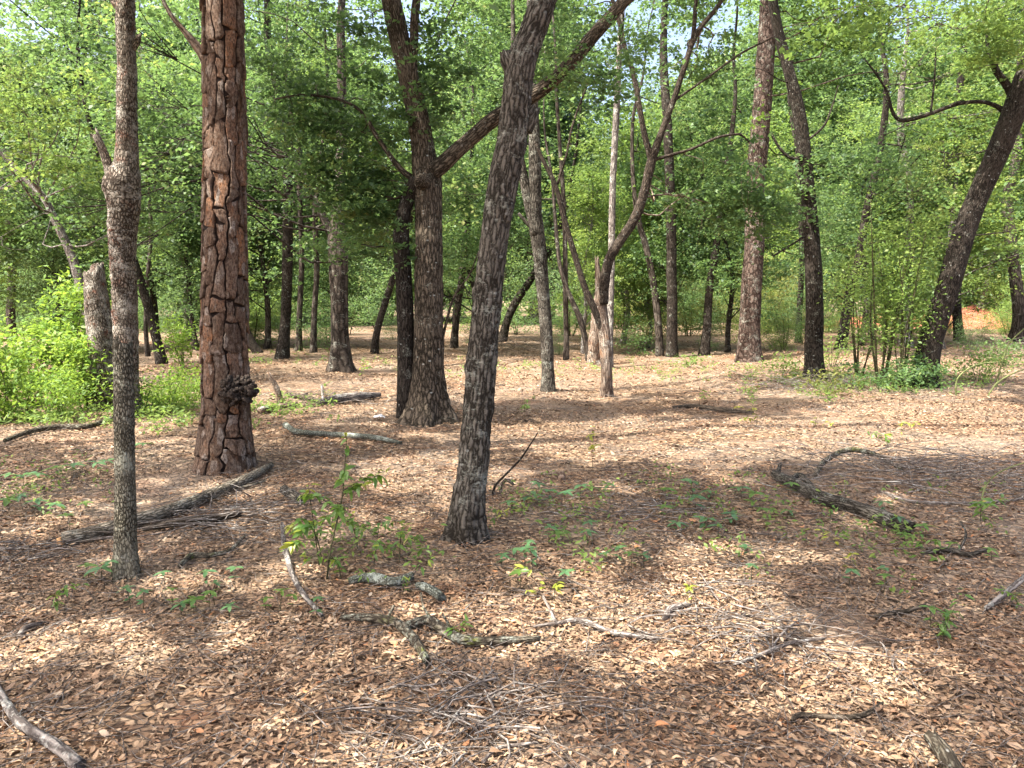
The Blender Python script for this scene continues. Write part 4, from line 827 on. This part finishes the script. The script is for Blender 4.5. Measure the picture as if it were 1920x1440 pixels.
for k in range(N):
    y = math.sqrt(rgL.uniform(2.1 ** 2, 15 ** 2)) if k % 2 else rgL.uniform(2.1, 8); x = rgL.uniform(-1, 1) * (.7 * y + .4); a = rgL.uniform(0, PI); l = rgL.uniform(.06, .42) * (1 + .05 * y); r = rgL.uniform(.0011, .0030)
    d = np.array([math.cos(a), math.sin(a), 0]); c = np.array([x, y, 0]); nrm = np.array([-d[1], d[0], 0]) * rgL.normal() * .12 * l
    q = [c - d * l / 2, c + nrm, c + d * l / 2]; q = [p + (0, 0, float(gh(p[0], p[1])) + rgL.uniform(.02, .05)) for p in q]
    tube(mb, q, [r, r * .8, r * .4], 3, l / 3, 0, cap=False, seed=k)
tag(mb.build('twig_litter', M['twig']), 'small grey twigs scattered over the fallen leaves', 'twigs', None, 'stuff')
def leafmesh(name, L, W, mat, droop=.25, fold=.18, lobes=0., seed=0, curl=0.):
    rg = np.random.default_rng(seed); k = 6; s = np.linspace(0, 1, k); wd = np.sin(PI * s ** .8) ** .8 * W / 2; wd[0] = W * .04; wd[-1] = 0.001
    if lobes: wd[1:-1] *= 1 + lobes * np.array([-.5, 1, -.7, .6])[:k - 2]
    z = -droop * L * s ** 2 + curl * L * np.sin(PI * s); x = L * s; v = []
    for i in range(k): v += [(x[i], wd[i], z[i] + fold * wd[i] + rg.normal() * .004 * W), (x[i], 0, z[i]), (x[i], -wd[i], z[i] + fold * wd[i] + rg.normal() * .004 * W)]
    i = np.arange(k - 1)[:, None] * 3; j = np.arange(2)[None, :]; mb = MB(); mb.add(v, [np.stack([i + j, i + j + 1, i + j + 4, i + j + 3], -1).reshape(-1, 4)]); return mb.mesh(name, mat)
dm = [leafmesh('dry_leaf', 1, rw, M['dry'], dr, .5, lb, q, cu) for q, (rw, dr, lb, cu) in enumerate(((.36, .1, 0, .05), (.46, .25, .25, .0), (.32, -.15, 0, .1), (.42, .05, .15, -.08), (.38, .3, 0, .18)))]
for k in range(300):
    px, py = rgL.uniform(-10, 1930), 1440 - 330 * rgL.random() ** 1.25; g = G(px, py); L = rgL.uniform(.03, .058)
    o = bpy.data.objects.new('dry_leaf', dm[k % 5]); COL.objects.link(o); o.parent = floor; o.location = g + (0, 0, rgL.uniform(.02, .032)); o.scale = (L, L, L)
    o.rotation_euler = (rgL.normal() * .35, rgL.normal() * .25, rgL.uniform(0, 2 * PI))

# ------------------------------------------------------------------ saplings, sprouts and creepers
LM = {'oak': leafmesh('leaf', 1, .36, M['pl_green'], .35, .2, .12), 'oak_y': leafmesh('leaf', 1, .36, M['pl_yellow'], .2, .25), 'creep': leafmesh('leaflet', 1, .42, M['pl_blue'], .25, .2), 'creep_g': leafmesh('leaflet', 1, .40, M['pl_green'], .2, .2)}
def put_leaf(root, me, loc, az, pitch, L, roll=0., name='leaf'):
    o = bpy.data.objects.new(name, me); COL.objects.link(o); o.parent = root; o.location = Vector(loc) - root.location; o.rotation_euler = (roll, -pitch, az); o.scale = (L, L, L); return o
def sapling(name, label, base, pts, leaves, L, kind, seed, group=None, ytop=.25, r=.0045, start=.25, twigs=0):
    leaves = int(leaves * 1.7); L = L * .9
    rg = np.random.default_rng(seed); b = G(*base); root = empty(name, b, label, 'sapling', group); path = np.vstack([b - (0, 0, .03)] + [P(px, py, b[1] + dd) for px, py, dd in pts])
    mb = MB(); p, _ = tube(mb, path, np.linspace(r, r * .35, len(path)), 6, .03, 0, seed=seed); mb.build('stem', M['stem'], root); anchors = [p]
    for q in range(twigs):
        c = p[int(len(p) * rg.uniform(.3, .85))]; a = rg.uniform(0, 2 * PI); l = rg.uniform(.12, .28); e = c + np.array([math.cos(a) * l, math.sin(a) * l, l * rg.uniform(.1, .6)])
        mb = MB(); tp, _ = tube(mb, [c, (c + e) / 2 + (0, 0, .02), e], [r * .5, r * .4, r * .25], 5, .03, 0, seed=q); mb.build('twig', M['stem'], root); anchors.append(tp)
    for k in range(leaves):
        A = anchors[k % len(anchors)]; f = start + (1 - start) * rg.random() ** .7 if A is p else rg.uniform(.3, 1); c = A[min(int(f * len(A)), len(A) - 1)]
        put_leaf(root, LM['oak_y' if (kind == 'y' or (f > .85 and rg.random() < ytop)) else 'oak'], c + rg.normal(size=3) * .006, rg.uniform(0, 2 * PI), rg.uniform(-.7, .5), L * rg.uniform(.7, 1.2), rg.normal() * .4)
    return root
sapling('oak_sapling', 'tallest foreground sapling with leaves up its thin dark stem', (612, 1086), [(618, 1040, 0), (630, 985, .03), (642, 930, .05), (646, 880, .05), (650, 835, .07), (648, 812, .08)], 58, .078, 'g', 1, None, .5, .006, .35, 4)
sapling('oak_sapling', 'short sapling with drooping leaves and a yellow tip left of the tallest one', (605, 1062), [(600, 1030, 0), (590, 1000, .02), (575, 975, .02), (560, 975, 0), (548, 985, 0)], 40, .075, 'g', 2, None, .9, .005, .3, 3)
sapling('oak_sapling', 'leafy sapling leaning left above the fallen branch end', (600, 1060), [(592, 1010, .05), (585, 960, .08), (580, 925, .1), (578, 912, .12)], 26, .065, 'g', 3, None, .6, .004, .55, 2)
sapling('oak_sapling', 'low bushy sapling right of the tallest one', (700, 1062), [(704, 1035, 0), (708, 1005, 0), (712, 980, .02)], 34, .065, 'g', 4, None, .3, .004, .1, 5)
sapling('oak_sapling', 'low bushy sapling nearest the leaning oak', (748, 1055), [(750, 1030, 0), (752, 1000, 0), (756, 985, 0)], 26, .06, 'g', 5, None, .3, .004, .1, 4)
sapling('oak_sapling', 'small green sapling by the foot of the tallest one', (640, 1085), [(636, 1065, 0), (630, 1050, 0)], 16, .065, 'g', 6, None, .3, .004, .2, 2)
sapling('oak_sapling', 'small leafy sapling behind the low bushy pair', (672, 1030), [(668, 1010, 0), (662, 985, 0), (660, 965, 0)], 22, .06, 'g', 7, None, .3, .004, .2, 3)
SPR = [('yellow sprout with long upright leaves in the centre foreground', 1042, 1128, 34, 14, 'y'), ('bright sprout on the edge of the shade at right', 1592, 1064, 26, 12, 'y'), ('yellow-green sprout in the sunny band before the red pine', 1418, 800, 36, 16, 'y'),
       ('sparse leafy sprout behind the leaning oak', 985, 790, 44, 16, 'g'), ('tall sparse yellow sprout in the sunny ground', 1112, 880, 80, 16, 'y'), ('little bright sprout at the foot of the leaning oak', 938, 974, 16, 9, 'y'), ('spindly sprout left of the front snag, low', 106, 1148, 30, 14, 'g'),
       ('small sprout on the sunny ground far right', 1665, 838, 24, 14, 'g'), ('pale sprout near the right edge in front of the brush', 1838, 980, 40, 16, 'g'), ('leafy sprout at the end of the rotting log', 1722, 1030, 30, 16, 'g'), ('sprout growing beside the rotting log', 1560, 975, 20, 10, 'g'),
       ('leafy sprout in the right foreground', 1768, 1205, 34, 18, 'g'), ('yellow sprout in the sun left of the rotting log', 1530, 800, 20, 9, 'y'), ('green sprout growing at the bend of the crooked branch', 842, 1208, 26, 12, 'g'), ('dark sprout beside the lichen stick', 757, 1112, 30, 9, 'g'),
       ('sprout with round leaves at the right edge', 1905, 1145, 30, 12, 'g'), ('small green sprout behind the pine by the pale log', 604, 735, 18, 8, 'g'), ('sprout in the open left of the twin oak', 680, 714, 26, 9, 'g'), ('yellow sprout at the right end of the sunny band', 1690, 815, 22, 10, 'y'), ('sprout right of the bleached branch', 1290, 1115, 16, 8, 'y')]
for k, (lab, px, py, hp, nl, kd) in enumerate(SPR):
    b = G(px, py); hh = hp; sapling('sprout', lab, (px, py), [(px + R.normal() * 2, py - hh * .5, 0), (px + R.normal() * 4, py - hh, .01)], nl, min(.075, max(.05, hp * b[1] / F * .55)), kd, 100 + k, None, .3, .003, .35, 2 if hp > 30 else 1)
def creeper(px, py, size, label, group, seed):
    rg = np.random.default_rng(seed); b = G(px, py); h = rg.uniform(.06, .13); root = empty('creeper', b, label, 'creeper', group); top = b + np.array([rg.normal() * .01, rg.normal() * .01, h])
    mb = MB(); tube(mb, [b - (0, 0, .02), (b + top) / 2 + rg.normal(size=3) * .006, top], [.0022, .0018, .0014], 5, .02, 0); mb.build('stem', M['stem'], root)
    a0 = rg.uniform(0, 2 * PI); L = size * b[1] / F * .85; mk = 'creep' if rg.random() < .75 else 'creep_g'
    for k in range(5): put_leaf(root, LM[mk], top, a0 + k * 2 * PI / 5 + rg.normal() * .15, rg.uniform(-.15, .3), L * rg.uniform(.8, 1.15), rg.normal() * .2, 'leaflet')
    for k in range(rg.integers(0, 4)):
        put_leaf(root, LM[mk], (b + top) / 2, rg.uniform(0, 2 * PI), rg.uniform(-.1, .4), L * .75, rg.normal() * .2, 'leaflet')
ZON = [
 ('five-leaved creeper on the ground in front of the broken snag', 'creepers in front of the broken snag', [(190, 1096, 34), (168, 1090, 22), (212, 1092, 24), (305, 1100, 22), (385, 1106, 24), (440, 1100, 22), (245, 1142, 24), (268, 1146, 22), (325, 1148, 20), (345, 1160, 28), (368, 1152, 32), (395, 1150, 26), (432, 1162, 26), (500, 1150, 22), (525, 1152, 26), (550, 1150, 22), (592, 1168, 22), (405, 1138, 20)]),
 ('creeper with five leaflets on the shaded ground left of the broken snag', 'creepers left of the broken snag', [(20, 915, 24), (45, 912, 26), (70, 905, 24), (105, 900, 28), (140, 892, 26), (180, 890, 20), (20, 965, 30), (45, 958, 28), (75, 962, 30), (105, 965, 24), (130, 1000, 20), (160, 960, 20), (265, 855, 24), (200, 880, 20)]),
 ('five-leaved creeper in the shade right of the leaning oak', 'creepers right of the leaning oak', [(958, 960, 26), (985, 950, 24), (1005, 945, 26), (1030, 950, 24), (1062, 948, 26), (1090, 940, 22), (1110, 935, 24), (1008, 925, 20), (1140, 930, 22), (1250, 935, 26), (1270, 1005, 28), (1305, 960, 30), (1320, 990, 30), (1345, 1010, 26), (1300, 930, 26), (1390, 935, 30), (1410, 955, 30), (1430, 975, 24), (1370, 985, 26), (1475, 975, 24), (1330, 935, 22), (1250, 975, 22), (1480, 930, 22)]),
 ('five-leaved creeper in the half-sunny ground below the leaning oak', 'creepers below the leaning oak', [(965, 1070, 26), (985, 1062, 24), (1000, 1072, 24), (975, 1108, 28), (1042, 1025, 26), (1055, 1015, 24), (1030, 1020, 22), (1100, 1025, 24), (1105, 1012, 22), (1135, 1062, 22), (1160, 1058, 22), (1185, 1075, 22), (1205, 1065, 22), (1050, 1112, 24), (940, 1065, 20), (1000, 1050, 22)]),
 ('creeper with five leaflets in the right foreground', 'creepers in the right foreground', [(1590, 1102, 24), (1655, 1112, 24), (1664, 1100, 22), (1395, 1050, 22), (1410, 1095, 18), (1735, 1010, 26), (1700, 1030, 24), (1745, 1180, 28), (1775, 1195, 26), (1860, 1055, 22), (1680, 1000, 20), (1650, 970, 22)])]
for z, (lab, grp, L_) in enumerate(ZON):
    for k, (px, py, sz) in enumerate(L_): creeper(px, py, sz, lab, grp, 2000 + 50 * z + k)
# pine cones and a white scrap
def cone(px, py, label, seed, L=.09):
    rg = np.random.default_rng(seed); g = G(px, py); a = rg.uniform(0, PI); ax = np.array([math.cos(a), math.sin(a), .1]); s = np.array([-ax[1], ax[0], 0]); u = np.cross(ax, s); mb = MB(); c = g + (0, 0, L * .36)
    for i in range(9):
        f = i / 8; r = L * .36 * math.sin(PI * (.12 + .8 * f)) ** .7
        for j in range(8):
            th = (j + .5 * (i % 2)) * 2 * PI / 8; o = math.cos(th) * s + math.sin(th) * u; p = c + ax * (f - .5) * L; sd = np.cross(ax, o)
            mb.add([p + o * r * .3 - sd * .010, p + o * r * .3 + sd * .010, p + o * r + ax * .012 + sd * .009, p + o * r * 1.08 + ax * .016, p + o * r + ax * .012 - sd * .009], [np.array([[0, 1, 2, 3]]), np.array([[0, 3, 4]])], bark_co=np.tile(p, (5, 1)))
    tag(mb.build('pine_cone', M['snag'], None, False), label, 'pine cone')
cone(1052, 902, 'brown pine cone in the sun behind the dead sapling', 1, .11); cone(222 + 165, 1116, 'pine cone among the creepers by the broken snag', 2); cone(902, 706, 'pine cone on the bright ground left of the slender oak', 3, .13)
g = G(712, 788); rg = np.random.default_rng(3); mb = MB(); gr = np.stack(np.meshgrid(np.linspace(-.07, .07, 7), np.linspace(-.05, .05, 6), indexing='ij'), -1).reshape(-1, 2)
v = np.column_stack([g[0] + gr[:, 0] + rg.normal(size=42) * .006, g[1] + gr[:, 1], g[2] + .05 + .035 * rg.random(42) - 4 * (gr ** 2).sum(1)]); i = np.arange(6)[:, None] * 6; j = np.arange(5)[None, :]
mb.add(v, [np.stack([i + j, i + 6 + j, i + 7 + j, i + 1 + j], -1).reshape(-1, 4)]); m, t = new_mat('white_scrap'); finish(t, (.72, .73, .76), None, rough=.6); tag(mb.build('white_scrap', m, None, False), 'small crumpled white scrap at the foot of the twin oak', 'scrap')
# low green ground cover
rg = np.random.default_rng(123); mb = MB()
for cx, cy, sx, sy, cnt in ((1700, 712, 150, 14, 130), (1500, 730, 80, 14, 40), (310, 770, 60, 18, 110), (90, 790, 80, 8, 70), (520, 770, 60, 12, 40), (1300, 950, 110, 30, 18), (1030, 950, 70, 22, 12), (1100, 1050, 90, 30, 9), (690, 1050, 60, 24, 12), (80, 930, 80, 30, 14), (1280, 700, 120, 8, 40), (900, 690, 150, 10, 30), (560, 680, 90, 8, 30), (1650, 1000, 150, 60, 24)):
    for _ in range(cnt):
        px, py = rg.normal(cx, sx), rg.normal(cy, sy)
        if py < 655: continue
        b = G(px, py); k = 16; pos = b + rg.normal(size=(k, 3)) * np.array([.06, .06, 0]) + np.column_stack([np.zeros((k, 2)), rg.uniform(.03, .16, k)])
        v, f = leafquads(pos, .045 if b[1] < 8 else .07, .4, rg, .6); mb.add(v, [f], rnd=np.repeat(np.clip(rg.normal(.55, .2, k), 0, 1), 4))
tag(mb.build('ground_cover', M['leaf_light'], smooth=False), 'thin green ground cover of tiny sprigs among the fallen leaves', 'ground cover', None, 'stuff')
